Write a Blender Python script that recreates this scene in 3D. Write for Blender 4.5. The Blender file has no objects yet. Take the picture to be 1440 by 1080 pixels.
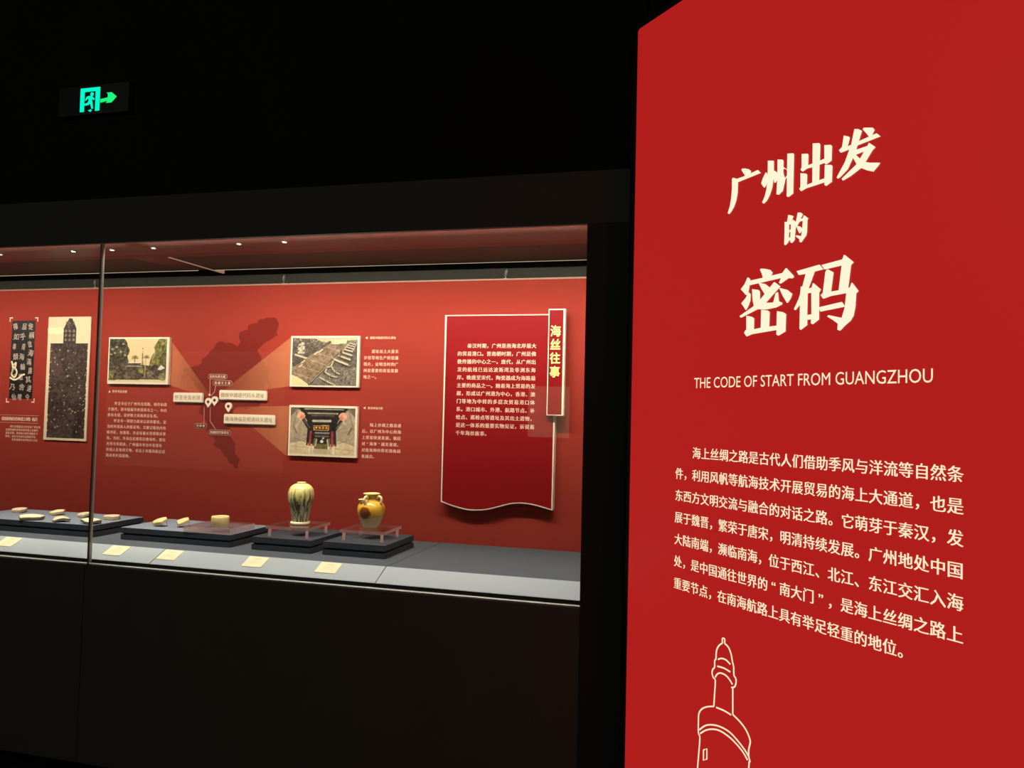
import bpy, bmesh, math, random
import numpy as np
from mathutils import Vector, Matrix

scene = bpy.context.scene
COL = scene.collection

# ---------------------------------------------------------------- camera, world, exposure
cam_data = bpy.data.cameras.new('camera')
cam = bpy.data.objects.new('camera', cam_data)
COL.objects.link(cam)
cam_data.sensor_fit = 'HORIZONTAL'
cam_data.sensor_width = 36.0
cam_data.lens = 27.738
cam_data.clip_start = 0.05
AZ, PITCH, ROLL = -0.262514, 0.0374576, 0.0238236
_F = Vector((math.sin(AZ) * math.cos(PITCH), math.cos(AZ) * math.cos(PITCH), math.sin(PITCH)))
_r = Vector((math.cos(AZ), -math.sin(AZ), 0))
_u = _r.cross(_F)
_r2 = _r * math.cos(ROLL) + _u * math.sin(ROLL)
_u2 = -_r * math.sin(ROLL) + _u * math.cos(ROLL)
_m = Matrix((_r2, _u2, -_F)).transposed().to_4x4()
_m.translation = Vector((0, 0, 1.55))
cam.matrix_world = _m
scene.camera = cam

world = bpy.data.worlds.new('dim_gallery')
scene.world = world
world.use_nodes = True
world.node_tree.nodes['Background'].inputs[0].default_value = (0.9, 1.0, 0.9, 1)
world.node_tree.nodes['Background'].inputs[1].default_value = 0.15

vs = scene.view_settings
vs.view_transform = 'Standard'
vs.look = 'None'
vs.exposure = 0.0
vs.gamma = 1.0
vs.use_curve_mapping = False
scene.display_settings.display_device = 'sRGB'
scene.cycles.use_denoising = True
scene.cycles.max_bounces = 10
scene.cycles.transparent_max_bounces = 16
scene.cycles.sample_clamp_indirect = 4.0


def area_light(name, loc, direction, sx, sy, power, color):
    d = bpy.data.lights.new(name, 'AREA')
    d.shape = 'RECTANGLE'; d.size = sx; d.size_y = sy; d.energy = power; d.color = color
    o = bpy.data.objects.new(name, d)
    o.location = loc
    o.rotation_euler = Vector(direction).to_track_quat('-Z', 'Y').to_euler()
    COL.objects.link(o)
    return o


def spot_light(name, loc, target, power, color, angle, blend=0.6, radius=0.012):
    d = bpy.data.lights.new(name, 'SPOT')
    d.energy = power; d.color = color; d.spot_size = math.radians(angle)
    d.spot_blend = blend; d.shadow_soft_size = radius
    o = bpy.data.objects.new(name, d)
    o.location = loc
    o.rotation_euler = (Vector(target) - Vector(loc)).to_track_quat('-Z', 'Y').to_euler()
    COL.objects.link(o)
    return o


WARM = (1.0, 0.89, 0.72)
# LED rows hidden behind the top rail: two lengths wash the red wall, one lights the label ledge
for _x, _l, _p in ((-1.10, 2.75, 9.6), (-4.10, 3.05, 7.4)):
    area_light('led_wall_wash', (_x, 2.864, 2.2500), (0, 0.945, -0.33), _l, 0.010, _p, WARM).data.spread = math.radians(88)
    area_light('led_wall_fill', (_x, 2.868, 2.2505), (0, 0.45, -0.89), _l, 0.010, _p * 1.42, WARM).data.spread = math.radians(120)
area_light('led_ledge_wash', (-2.25, 2.858, 2.2515), (0, 0.06, -1), 5.4, 0.006, 9.0, (1.0, .98, .95)).data.spread = math.radians(60)

# added unseen fill lamps overhead that lift the dark case front
for _x, _y in ((-3.6, -0.6), (0.6, -1.2)):
    _d = bpy.data.lights.new('added_fill_light', 'POINT'); _d.energy = 22; _d.color = (0.92, 1.0, 0.86); _d.shadow_soft_size = 0.04
    _o = bpy.data.objects.new('added_fill_light', _d); _o.location = (_x, _y, 3.45); COL.objects.link(_o)

SPOTW = [20, 20, 20, 20, 45, 45]

TITLE = [
  # outer strokes, then counters
   ([[(0.5113, 2.2824), (0.5138, 2.2855), (0.5243, 2.2833), (0.536, 2.2788), (0.5464, 2.2703), (0.544, 2.2655), (0.5402, 2.2621), (0.5743, 2.2655), (0.5837, 2.2553), (0.4947, 2.2507), (0.4939, 2.2203), (0.4889, 2.1978), (0.4799, 2.1801), (0.4693, 2.1685), (0.4613, 2.1627), (0.4577, 2.1654), (0.4663, 2.1851), (0.4713, 2.2078), (0.474, 2.2369), (0.4735, 2.2648), (0.4778, 2.2677), (0.4926, 2.2604), (0.5265, 2.2609), (0.5193, 2.2709)], [(0.605, 2.2507), (0.6085, 2.2441), (0.6083, 2.2234), (0.6048, 2.2149), (0.5988, 2.2093), (0.595, 2.2144), (0.5887, 2.2236), (0.5947, 2.2363)], [(0.6128, 2.2823), (0.6317, 2.2771), (0.632, 2.2512), (0.6301, 2.2199), (0.6268, 2.202), (0.6186, 2.1833), (0.6079, 2.1698), (0.597, 2.1638), (0.5933, 2.1675), (0.6028, 2.1832), (0.6087, 2.2007), (0.6115, 2.2207), (0.6128, 2.2487)], [(0.6483, 2.2758), (0.6636, 2.2716), (0.6665, 2.2671), (0.6649, 2.1836), (0.6509, 2.1763), (0.6455, 2.1789), (0.6479, 2.221)], [(0.6321, 2.2497), (0.6405, 2.2443), (0.6477, 2.2359), (0.6475, 2.2211), (0.6374, 2.2134), (0.6335, 2.2302)], [(0.6674, 2.2497), (0.6768, 2.2422), (0.6854, 2.2326), (0.6846, 2.2246), (0.6737, 2.2145), (0.6677, 2.229), (0.664, 2.2465)]], []) ,
  # outer strokes, then counters
   ([[(0.6828, 2.2827), (0.7013, 2.2787), (0.703, 2.2747), (0.7015, 2.1682), (0.6897, 2.1634), (0.6839, 2.1628), (0.682, 2.1652)], [(0.7319, 2.2682), (0.7504, 2.2638), (0.7516, 2.2593), (0.7508, 2.2314), (0.7682, 2.2324), (0.7682, 2.2863), (0.7872, 2.2817), (0.7899, 2.2772), (0.7889, 2.2333), (0.8064, 2.2349), (0.8054, 2.2709), (0.8244, 2.2663), (0.8271, 2.2619), (0.8259, 2.225), (0.8098, 2.2194), (0.8054, 2.2251), (0.7879, 2.2243), (0.7873, 2.1821), (0.807, 2.1827), (0.8077, 2.2181), (0.8261, 2.2132), (0.8287, 2.2098), (0.8276, 2.1693), (0.8104, 2.1627), (0.8072, 2.1653), (0.8071, 2.1735), (0.7458, 2.1719), (0.7297, 2.1682), (0.725, 2.175), (0.7291, 2.1787), (0.7286, 2.2166), (0.7453, 2.2113), (0.7481, 2.2078), (0.7475, 2.1789), (0.7683, 2.1813), (0.7678, 2.2241), (0.7474, 2.2248), (0.7337, 2.2205), (0.7285, 2.2264), (0.7324, 2.2307)], [(0.8654, 2.2785), (0.8789, 2.2718), (0.8805, 2.2678), (0.874, 2.247), (0.8876, 2.248), (0.8966, 2.2856), (0.9071, 2.2823), (0.9161, 2.2755), (0.9063, 2.2504), (0.9589, 2.2556), (0.9679, 2.246), (0.9034, 2.2425), (0.8995, 2.2313), (0.935, 2.2316), (0.9379, 2.2382), (0.9544, 2.2235), (0.9458, 2.2173), (0.9266, 2.1941), (0.9412, 2.1879), (0.9676, 2.1808), (0.9642, 2.1763), (0.9491, 2.164), (0.9316, 2.172), (0.9148, 2.1825), (0.8839, 2.1695), (0.8624, 2.1639), (0.8602, 2.1684), (0.9038, 2.1942), (0.8957, 2.2087), (0.8919, 2.2167), (0.8755, 2.1893), (0.855, 2.176), (0.847, 2.1726), (0.8449, 2.1758), (0.8692, 2.2088), (0.8832, 2.2395), (0.8554, 2.2376), (0.8512, 2.2445), (0.8605, 2.2505)], [(0.9206, 2.2776), (0.9239, 2.2806), (0.9473, 2.2734), (0.9516, 2.2672), (0.9465, 2.2585), (0.9397, 2.2519), (0.9329, 2.2617)]], [[(0.8986, 2.2202), (0.9263, 2.222), (0.9127, 2.2044)]]) ,
  # outer strokes, then counters
   ([[(0.6758, 2.0949), (0.6841, 2.0927), (0.6883, 2.1115), (0.6962, 2.109), (0.7033, 2.1051), (0.6991, 2.0978), (0.693, 2.0909), (0.6998, 2.0917), (0.7025, 2.0955), (0.7103, 2.089), (0.7081, 2.0797), (0.7082, 2.0396), (0.7053, 2.0364), (0.6993, 2.0326), (0.6961, 2.0348), (0.6971, 2.0417), (0.6883, 2.0406), (0.6856, 2.0361), (0.6774, 2.0305), (0.675, 2.0331), (0.676, 2.062)], [(0.7207, 2.1111), (0.7291, 2.1093), (0.7349, 2.1038), (0.7273, 2.092), (0.7379, 2.0919), (0.7411, 2.099), (0.753, 2.0888), (0.7504, 2.0851), (0.7495, 2.0534), (0.747, 2.0442), (0.7386, 2.0362), (0.7308, 2.0285), (0.7274, 2.0302), (0.7274, 2.0367), (0.72, 2.0429), (0.7143, 2.048), (0.7165, 2.05), (0.7232, 2.0482), (0.7332, 2.0447), (0.7363, 2.0612), (0.738, 2.086), (0.7254, 2.0864), (0.7195, 2.0806), (0.7156, 2.075), (0.7109, 2.0705), (0.7081, 2.0786), (0.7154, 2.089), (0.7192, 2.1044)], [(0.7169, 2.0763), (0.7276, 2.0715), (0.7343, 2.0648), (0.7317, 2.0589), (0.7265, 2.054), (0.7238, 2.0583), (0.7197, 2.0666)]], [[(0.6883, 2.0853), (0.6979, 2.0844), (0.6974, 2.0693), (0.6883, 2.0689)], [(0.6884, 2.064), (0.6968, 2.064), (0.6963, 2.0483), (0.6878, 2.0477)]]) ,
  # outer strokes, then counters
   ([[(0.588, 1.9755), (0.5918, 1.9779), (0.6051, 1.9756), (0.6226, 1.9703), (0.6319, 1.9612), (0.6285, 1.955), (0.6228, 1.952), (0.6695, 1.9542), (0.6817, 1.9659), (0.706, 1.9417), (0.7066, 1.9373), (0.7012, 1.9353), (0.689, 1.9376), (0.6615, 1.9261), (0.6581, 1.9288), (0.6655, 1.9416), (0.5459, 1.9369), (0.5417, 1.9157), (0.5356, 1.9095), (0.5151, 1.9287), (0.5304, 1.9425), (0.5409, 1.9599), (0.5471, 1.9552), (0.5481, 1.9493), (0.5996, 1.9508), (0.595, 1.9632)], [(0.5829, 1.9389), (0.6057, 1.9324), (0.6204, 1.9216), (0.6148, 1.9122), (0.6062, 1.9043), (0.5957, 1.918)], [(0.5453, 1.9152), (0.5503, 1.91), (0.5497, 1.8918), (0.5423, 1.8765), (0.5342, 1.8666), (0.5285, 1.8746), (0.5174, 1.8873), (0.5342, 1.9004)], [(0.5589, 1.9238), (0.5809, 1.9187), (0.586, 1.9124), (0.5864, 1.8864), (0.6403, 1.9327), (0.6602, 1.9186), (0.608, 1.8784), (0.6383, 1.8761), (0.6464, 1.9005), (0.652, 1.9032), (0.6558, 1.8774), (0.6678, 1.8728), (0.6665, 1.8675), (0.647, 1.8619), (0.6213, 1.8602), (0.601, 1.8601), (0.5788, 1.864), (0.515, 1.8459), (0.5117, 1.8508), (0.5622, 1.8721), (0.5666, 1.875), (0.5619, 1.8904)], [(0.6589, 1.9144), (0.6853, 1.9056), (0.7023, 1.8926), (0.6965, 1.8804), (0.6866, 1.87), (0.6717, 1.8909)], [(0.5382, 1.8489), (0.5566, 1.8442), (0.5651, 1.8388), (0.5647, 1.8071), (0.5936, 1.8092), (0.5945, 1.8596), (0.6156, 1.8563), (0.6229, 1.8511), (0.6215, 1.8102), (0.6511, 1.8103), (0.6522, 1.8504), (0.6696, 1.8464), (0.6813, 1.8398), (0.68, 1.7922), (0.6565, 1.7827), (0.6509, 1.7857), (0.6513, 1.7989), (0.5574, 1.794), (0.5392, 1.7892), (0.5304, 1.7995), (0.5352, 1.8072), (0.5389, 1.808)]], []) ,
  # outer strokes, then counters
   ([[(0.7188, 1.952), (0.7921, 1.9581), (0.8031, 1.9445), (0.7759, 1.9429), (0.7556, 1.899), (0.7694, 1.9013), (0.7729, 1.9122), (0.7961, 1.8927), (0.7907, 1.8855), (0.791, 1.8146), (0.772, 1.804), (0.7678, 1.8066), (0.7685, 1.8179), (0.7529, 1.817), (0.7531, 1.8033), (0.7328, 1.7925), (0.7305, 1.7961), (0.7314, 1.8628), (0.7143, 1.8473), (0.7111, 1.85), (0.7261, 1.875), (0.7316, 1.8882), (0.7337, 1.9087), (0.7385, 1.9069), (0.7494, 1.941), (0.7258, 1.941)], [(0.8003, 1.9562), (0.8638, 1.9606), (0.8687, 1.9714), (0.8949, 1.9491), (0.8874, 1.9427), (0.8792, 1.8843), (0.8872, 1.8865), (0.8916, 1.8974), (0.9096, 1.8747), (0.903, 1.8695), (0.9008, 1.8354), (0.896, 1.8145), (0.8874, 1.8024), (0.8699, 1.791), (0.8573, 1.7801), (0.8508, 1.7828), (0.852, 1.798), (0.8363, 1.8093), (0.8191, 1.8193), (0.823, 1.8227), (0.8414, 1.8176), (0.8634, 1.8116), (0.872, 1.8364), (0.8767, 1.8738), (0.8278, 1.872), (0.8053, 1.8676), (0.7984, 1.8774), (0.8051, 1.8826), (0.8125, 1.9364), (0.8178, 1.9423), (0.8351, 1.932), (0.8277, 1.8827), (0.8537, 1.8832), (0.8621, 1.9462), (0.8085, 1.9437)], [(0.7934, 1.8463), (0.8617, 1.8523), (0.8707, 1.8398), (0.7967, 1.8349)]], [[(0.7537, 1.8878), (0.7682, 1.8883), (0.7694, 1.8302), (0.7527, 1.8296)]]) ,
]
TOWER = [[(0.4565, 0.891), (0.4562, 0.9039), (0.4653, 0.9049), (0.4655, 0.8921)], [(0.4565, 0.891), (0.4414, 0.8784), (0.4325, 0.8617), (0.4305, 0.8373), (0.4257, 0.8316), (0.4254, 0.8119), (0.4181, 0.8033), (0.4153, 0.7915), (0.4205, 0.78), (0.4293, 0.774), (0.427, 0.7321), (0.4247, 0.6967)], [(0.4655, 0.8921), (0.4807, 0.8854), (0.4917, 0.8693), (0.498, 0.8477), (0.5029, 0.8343), (0.5045, 0.8116), (0.5116, 0.8053), (0.513, 0.7931), (0.5074, 0.7796), (0.4946, 0.7735)], [(0.5005, 0.7745), (0.5011, 0.7389), (0.5019, 0.6992)], [(0.4392, 0.8384), (0.4543, 0.8457), (0.4724, 0.846), (0.4893, 0.8385)], [(0.4371, 0.8179), (0.4639, 0.8201), (0.4897, 0.8169)], [(0.4291, 0.7835), (0.4369, 0.7949), (0.4521, 0.8024), (0.4733, 0.8014), (0.4883, 0.7932), (0.4991, 0.7838)], [(0.4247, 0.6967), (0.3985, 0.6871), (0.3764, 0.6741), (0.3619, 0.6559), (0.3598, 0.6309), (0.3606, 0.5957), (0.3673, 0.5849), (0.3632, 0.5349), (0.359, 0.4909), (0.3475, 0.3563)], [(0.4346, 0.697), (0.4662, 0.6985), (0.4949, 0.6959)], [(0.5019, 0.6992), (0.531, 0.6883), (0.554, 0.6737), (0.5683, 0.6542), (0.5696, 0.6424), (0.5649, 0.6243), (0.5653, 0.604), (0.5699, 0.5915), (0.5658, 0.5732), (0.5666, 0.3928)], [(0.3649, 0.607), (0.387, 0.6263), (0.4121, 0.6386), (0.449, 0.6469), (0.4911, 0.6449), (0.5263, 0.6305), (0.5522, 0.6154), (0.5636, 0.6054)], [(0.3684, 0.5972), (0.3936, 0.6164), (0.4248, 0.6301), (0.4554, 0.635), (0.4914, 0.6302), (0.5207, 0.6201), (0.5438, 0.6081), (0.561, 0.5929)], [(0.3835, 0.5536), (0.3979, 0.5634), (0.3985, 0.5331), (0.3841, 0.5232), (0.3835, 0.5536)]]
MAP = [(-2.3051, 2.0068), (-2.2547, 2.0129), (-2.225, 2.0037), (-2.216, 1.9612), (-2.2164, 1.9246), (-2.2415, 1.9124), (-2.2549, 1.9043), (-2.2864, 1.8863), (-2.3131, 1.8618), (-2.3327, 1.8429), (-2.3211, 1.8307), (-2.3066, 1.8143), (-2.3104, 1.7939), (-2.2896, 1.7818), (-2.2722, 1.7615), (-2.249, 1.7535), (-2.2526, 1.7291), (-2.2441, 1.7007), (-2.2459, 1.6763), (-2.2541, 1.6518), (-2.269, 1.6801), (-2.2776, 1.6678), (-2.2859, 1.6432), (-2.297, 1.5779), (-2.3095, 1.5451), (-2.3468, 1.5525), (-2.3927, 1.5393), (-2.4306, 1.5508), (-2.458, 1.5338), (-2.4712, 1.5129), (-2.4747, 1.4841), (-2.4773, 1.4348), (-2.4708, 1.3939), (-2.4413, 1.3621), (-2.4383, 1.3336), (-2.4438, 1.3089), (-2.4099, 1.2816), (-2.4229, 1.2566), (-2.4172, 1.2324), (-2.431, 1.2278), (-2.4507, 1.2515), (-2.4696, 1.2548), (-2.4851, 1.2869), (-2.5144, 1.3105), (-2.5436, 1.33), (-2.5778, 1.3494), (-2.5598, 1.3747), (-2.5748, 1.3908), (-2.5988, 1.3941), (-2.6192, 1.4225), (-2.6159, 1.4557), (-2.6314, 1.4802), (-2.6469, 1.5047), (-2.6663, 1.5084), (-2.6583, 1.546), (-2.655, 1.5794), (-2.6669, 1.6291), (-2.7022, 1.662), (-2.7228, 1.6869), (-2.7434, 1.7118), (-2.767, 1.6947), (-2.776, 1.6778), (-2.7805, 1.7114), (-2.7687, 1.7325), (-2.7789, 1.7408), (-2.7453, 1.7537), (-2.7067, 1.7624), (-2.6637, 1.7752), (-2.66, 1.8003), (-2.6321, 1.8213), (-2.6136, 1.8381), (-2.5859, 1.8631), (-2.5773, 1.8839), (-2.5395, 1.8922), (-2.5199, 1.8798), (-2.4725, 1.8756), (-2.4483, 1.8616), (-2.4352, 1.8839), (-2.4439, 1.9128), (-2.4376, 1.9417), (-2.3912, 1.9539), (-2.3919, 1.9704), (-2.3553, 1.9866)]

# ---------------------------------------------------------------- helpers
def lin(r, g, b, a=1.0):
    f = lambda c: (c / 255.0) / 12.92 if c <= 10 else (((c / 255.0) + 0.055) / 1.055) ** 2.4
    return (f(r), f(g), f(b), a)


def mat(name, color, rough=0.6, metal=0.0, spec=0.5, noise=0.0, scale=40.0, bump=0.0, coat=0.0):
    m = bpy.data.materials.new(name); m.use_nodes = True
    nt = m.node_tree; b = nt.nodes['Principled BSDF']
    b.inputs['Base Color'].default_value = color
    b.inputs['Roughness'].default_value = rough
    b.inputs['Metallic'].default_value = metal
    b.inputs['Specular IOR Level'].default_value = spec
    b.inputs['Coat Weight'].default_value = coat
    if noise or bump:
        tc = nt.nodes.new('ShaderNodeTexCoord')
        n = nt.nodes.new('ShaderNodeTexNoise'); n.inputs['Scale'].default_value = scale
        n.inputs['Detail'].default_value = 5
        nt.links.new(tc.outputs['Object'], n.inputs['Vector'])
        if noise:
            mx = nt.nodes.new('ShaderNodeMix'); mx.data_type = 'RGBA'
            mx.inputs['A'].default_value = tuple(c * (1 - noise) for c in color[:3]) + (1,)
            mx.inputs['B'].default_value = tuple(min(1, c * (1 + noise)) for c in color[:3]) + (1,)
            nt.links.new(n.outputs['Fac'], mx.inputs['Factor'])
            nt.links.new(mx.outputs['Result'], b.inputs['Base Color'])
        if bump:
            bp = nt.nodes.new('ShaderNodeBump'); bp.inputs['Strength'].default_value = bump
            bp.inputs['Distance'].default_value = 0.002
            nt.links.new(n.outputs['Fac'], bp.inputs['Height'])
            nt.links.new(bp.outputs['Normal'], b.inputs['Normal'])
    return m


def emit_mat(name, color, strength=1.0, gloss=0.0):
    m = bpy.data.materials.new(name); m.use_nodes = True
    b = m.node_tree.nodes['Principled BSDF']
    b.inputs['Base Color'].default_value = (color[0] * .15, color[1] * .15, color[2] * .15, 1)
    b.inputs['Roughness'].default_value = 0.25
    b.inputs['Specular IOR Level'].default_value = gloss
    b.inputs['Emission Color'].default_value = color
    b.inputs['Emission Strength'].default_value = strength
    return m


def pane_mat(name, tint=(1, 1, 1, 1), ior=1.5, rough=0.0):
    m = bpy.data.materials.new(name); m.use_nodes = True
    nt = m.node_tree; nt.nodes.clear()
    out = nt.nodes.new('ShaderNodeOutputMaterial')
    tr = nt.nodes.new('ShaderNodeBsdfTransparent'); tr.inputs[0].default_value = tint
    gl = nt.nodes.new('ShaderNodeBsdfGlossy'); gl.inputs['Roughness'].default_value = rough
    fr = nt.nodes.new('ShaderNodeFresnel'); fr.inputs[0].default_value = ior
    mx = nt.nodes.new('ShaderNodeMixShader')
    ge = nt.nodes.new('ShaderNodeNewGeometry'); io = nt.nodes.new('ShaderNodeMapRange')   # both faces reflect like the outside of a pane
    io.inputs['To Min'].default_value = ior; io.inputs['To Max'].default_value = 1.0 / ior
    nt.links.new(ge.outputs['Backfacing'], io.inputs['Value']); nt.links.new(io.outputs[0], fr.inputs[0])
    nt.links.new(fr.outputs[0], mx.inputs[0]); nt.links.new(tr.outputs[0], mx.inputs[1])
    nt.links.new(gl.outputs[0], mx.inputs[2]); nt.links.new(mx.outputs[0], out.inputs[0])
    return m


def tag(o, label=None, cat=None, group=None, kind=None):
    if label: o['label'] = label
    if cat: o['category'] = cat
    if group: o['group'] = group
    if kind: o['kind'] = kind
    return o


def empty(name, loc, rz=0.0):
    o = bpy.data.objects.new(name, None)
    o.empty_display_size = 0.05
    o.location = loc; o.rotation_euler = (0, 0, rz)
    COL.objects.link(o)
    return o


def link(name, me, mats, parent=None, loc=(0, 0, 0), smooth=False):
    """link a mesh; with a parent, the mesh is in world coordinates unless the parent is at the origin"""
    if not isinstance(mats, (list, tuple)): mats = [mats]
    for m in mats: me.materials.append(m)
    o = bpy.data.objects.new(name, me)
    COL.objects.link(o)
    if parent is not None:
        o.parent = parent
    o.location = loc
    if smooth:
        for p in me.polygons: p.use_smooth = True
    return o


class MB:
    """collects simple solids into one mesh"""
    def __init__(self): self.bm = bmesh.new()

    def box(self, x0, x1, y0, y1, z0, z1, mi=0, bevel=0.0):
        r = bmesh.ops.create_cube(self.bm, size=1.0)
        for v in r['verts']:
            v.co = Vector(((x0 + x1) / 2 + v.co.x * (x1 - x0), (y0 + y1) / 2 + v.co.y * (y1 - y0), (z0 + z1) / 2 + v.co.z * (z1 - z0)))
        fs = set(f for v in r['verts'] for f in v.link_faces)
        for f in fs: f.material_index = mi
        if bevel:
            es = set(e for v in r['verts'] for e in v.link_edges)
            bmesh.ops.bevel(self.bm, geom=list(es), offset=bevel, segments=2, affect='EDGES')
        return self

    def prism(self, pts, axis, a0, a1, mi=0):
        """polygon pts (two coords) extruded along axis 'x','y' or 'z' from a0 to a1"""
        def P(p, a):
            return {'x': (a, p[0], p[1]), 'y': (p[0], a, p[1]), 'z': (p[0], p[1], a)}[axis]
        lo = [self.bm.verts.new(P(p, a0)) for p in pts]
        hi = [self.bm.verts.new(P(p, a1)) for p in pts]
        n = len(pts)
        fs = [self.bm.faces.new(lo), self.bm.faces.new(hi)]
        for i in range(n):
            fs.append(self.bm.faces.new((lo[i], lo[(i + 1) % n], hi[(i + 1) % n], hi[i])))
        for f in fs: f.material_index = mi
        return self

    def tube(self, pts, r, seg=8, mi=0, closed=False):
        pts = [Vector(p) for p in pts]
        rr = r if isinstance(r, (list, tuple)) else [r] * len(pts)
        rings = []
        n = len(pts)
        ref = None
        for i, p in enumerate(pts):
            a = pts[(i - 1) % n] if (closed or i > 0) else p
            b = pts[(i + 1) % n] if (closed or i < n - 1) else p
            t = (b - a).normalized()
            if ref is None:
                ref = t.orthogonal().normalized()
            s = (ref - t * ref.dot(t)).normalized(); ref = s
            w = t.cross(s)
            rings.append([self.bm.verts.new(p + (s * math.cos(2 * math.pi * k / seg) + w * math.sin(2 * math.pi * k / seg)) * rr[i]) for k in range(seg)])
        for i in range(n - 1 + (1 if closed else 0)):
            A, B = rings[i], rings[(i + 1) % n]
            for k in range(seg):
                f = self.bm.faces.new((A[k], A[(k + 1) % seg], B[(k + 1) % seg], B[k])); f.material_index = mi; f.smooth = True
        if not closed:
            for R in (rings[0], rings[-1]):
                f = self.bm.faces.new(R); f.material_index = mi
        return self

    def lathe(self, prof, seg=48, c=(0, 0, 0), mi=0):
        rings = []
        for r, z in prof:
            if r < 1e-5:
                rings.append([self.bm.verts.new((c[0], c[1], c[2] + z))])
            else:
                rings.append([self.bm.verts.new((c[0] + r * math.cos(2 * math.pi * k / seg), c[1] + r * math.sin(2 * math.pi * k / seg), c[2] + z)) for k in range(seg)])
        for A, B in zip(rings, rings[1:]):
            for k in range(seg):
                a = (A[k % len(A)], A[(k + 1) % len(A)]); b = (B[k % len(B)], B[(k + 1) % len(B)])
                vs_ = []
                for v in (a[0], a[1], b[1], b[0]):
                    if v not in vs_: vs_.append(v)
                if len(vs_) > 2:
                    f = self.bm.faces.new(vs_); f.material_index = mi; f.smooth = True
        return self

    def build(self, name, mats, parent=None, loc=(0, 0, 0)):
        bmesh.ops.recalc_face_normals(self.bm, faces=self.bm.faces)
        me = bpy.data.meshes.new(name); self.bm.to_mesh(me); self.bm.free()
        return link(name, me, mats, parent, loc)


# ---------------------------------------------------------------- lettering
_glyphs = {}


def load_glyphs(text, bold=0.0):
    new = [c for c in dict.fromkeys(text) if (c, bold) not in _glyphs and c not in ' \u3000\n']
    tmp = []
    for c in new:
        cu = bpy.data.curves.new('glyph', 'FONT')
        cu.body = c; cu.size = 1.0; cu.align_x = 'CENTER'; cu.resolution_u = 2
        cu.fill_mode = 'FRONT'; cu.offset = bold
        o = bpy.data.objects.new('glyph', cu); COL.objects.link(o); tmp.append((c, o))
    bpy.context.view_layer.update()
    dg = bpy.context.evaluated_depsgraph_get()
    for c, o in tmp:
        e = o.evaluated_get(dg); me = e.to_mesh()
        V = [(v.co.x, v.co.y) for v in me.vertices]
        F = [tuple(p.vertices) for p in me.polygons]
        _glyphs[(c, bold)] = (V, F)
        e.to_mesh_clear()
        cu = o.data
        bpy.data.objects.remove(o); bpy.data.curves.remove(cu)


def text_mesh(name, cells, place, m, parent, bold=0.0, heavy=0.0, copies=1):
    """cells: (char, cx, cy, sx, sy): char centred on cx with its baseline at cy;
    place(a, b, lift) maps sheet coordinates to 3D. heavy widens the upright strokes."""
    load_glyphs(''.join(c[0] for c in cells), bold)
    V, F = [], []
    for ch, cx, cy, sx, sy in cells:
        if ch in ' \u3000\n': continue
        gv, gf = _glyphs[(ch, bold)]
        if copies == 1: offs = [(0.0, 0.0)]
        elif copies < 8: offs = [(heavy * (2 * k / (copies - 1) - 1), 0.0) for k in range(copies)]
        else: offs = [(heavy * math.cos(2 * math.pi * k / copies), heavy * math.sin(2 * math.pi * k / copies)) for k in range(copies)]
        for k, h in enumerate(offs):
            b0 = len(V)
            for x, y in gv:
                V.append(place(cx + (x + h[0]) * sx, cy + (y + h[1]) * sy, 0.00002 * k))
            for f in gf:
                F.append(tuple(b0 + i for i in f))
    me = bpy.data.meshes.new(name)
    me.from_pydata(V, [], F); me.update()
    return link(name, me, m, parent)


def grid_cells(lines, x0, z_first, dx, dz, em, drop=0.36, sx=None):
    """monospaced rows as in typeset Chinese: one character per cell, cell centres from x0"""
    out = []
    for j, line in enumerate(lines):
        for i, ch in enumerate(line):
            out.append((ch, x0 + dx * i, z_first - dz * j - drop * em, sx or em, em))
    return out


def ribbon(bm, pts, w, place, lift0=0.0, lift1=0.002):
    """flat stroke of width w along pts"""
    P = [Vector(p) for p in pts]
    L, R = [], []
    n = len(P)
    for i in range(n):
        a = P[max(i - 1, 0)]; b = P[min(i + 1, n - 1)]
        t = (b - a).normalized(); s = Vector((-t.y, t.x)) * (w / 2)
        L.append(P[i] + s); R.append(P[i] - s)
    for i in range(n - 1):
        q = (L[i], L[i + 1], R[i + 1], R[i])
        top = [bm.verts.new(place(v.x, v.y, lift1)) for v in q]
        bot = [bm.verts.new(place(v.x, v.y, lift0)) for v in q]
        bm.faces.new(top)
        for k in range(4):
            bm.faces.new((top[k], top[(k + 1) % 4], bot[(k + 1) % 4], bot[k]))


def ribbon_part(name, lines, w, place, m, parent, lift=0.001):
    bm = bmesh.new()
    for pts in lines: ribbon(bm, pts, w, place, 0.0, lift)
    bmesh.ops.recalc_face_normals(bm, faces=bm.faces)
    me = bpy.data.meshes.new(name); bm.to_mesh(me); bm.free()
    return link(name, me, m, parent)


def smooth_line(pts, n=4):
    """Catmull-Rom through pts"""
    P = [Vector(p) for p in pts]
    if len(P) < 3: return P
    out = []
    for i in range(len(P) - 1):
        p0 = P[max(i - 1, 0)]; p1 = P[i]; p2 = P[i + 1]; p3 = P[min(i + 2, len(P) - 1)]
        for k in range(n):
            t = k / n
            out.append(0.5 * ((2 * p1) + (p2 - p0) * t + (2 * p0 - 5 * p1 + 4 * p2 - p3) * t * t + (3 * p1 - p0 - 3 * p2 + p3) * t ** 3))
    out.append(P[-1])
    return out


def flat_poly(name, polys, place, m, parent, lift=0.0005):
    me = bpy.data.meshes.new(name)
    V, F = [], []
    for pl in polys:
        b = len(V)
        V += [place(p[0], p[1], lift) for p in pl]
        F.append(tuple(range(b, b + len(pl))))
    me.from_pydata(V, [], F); me.update()
    return link(name, me, m, parent)


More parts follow.
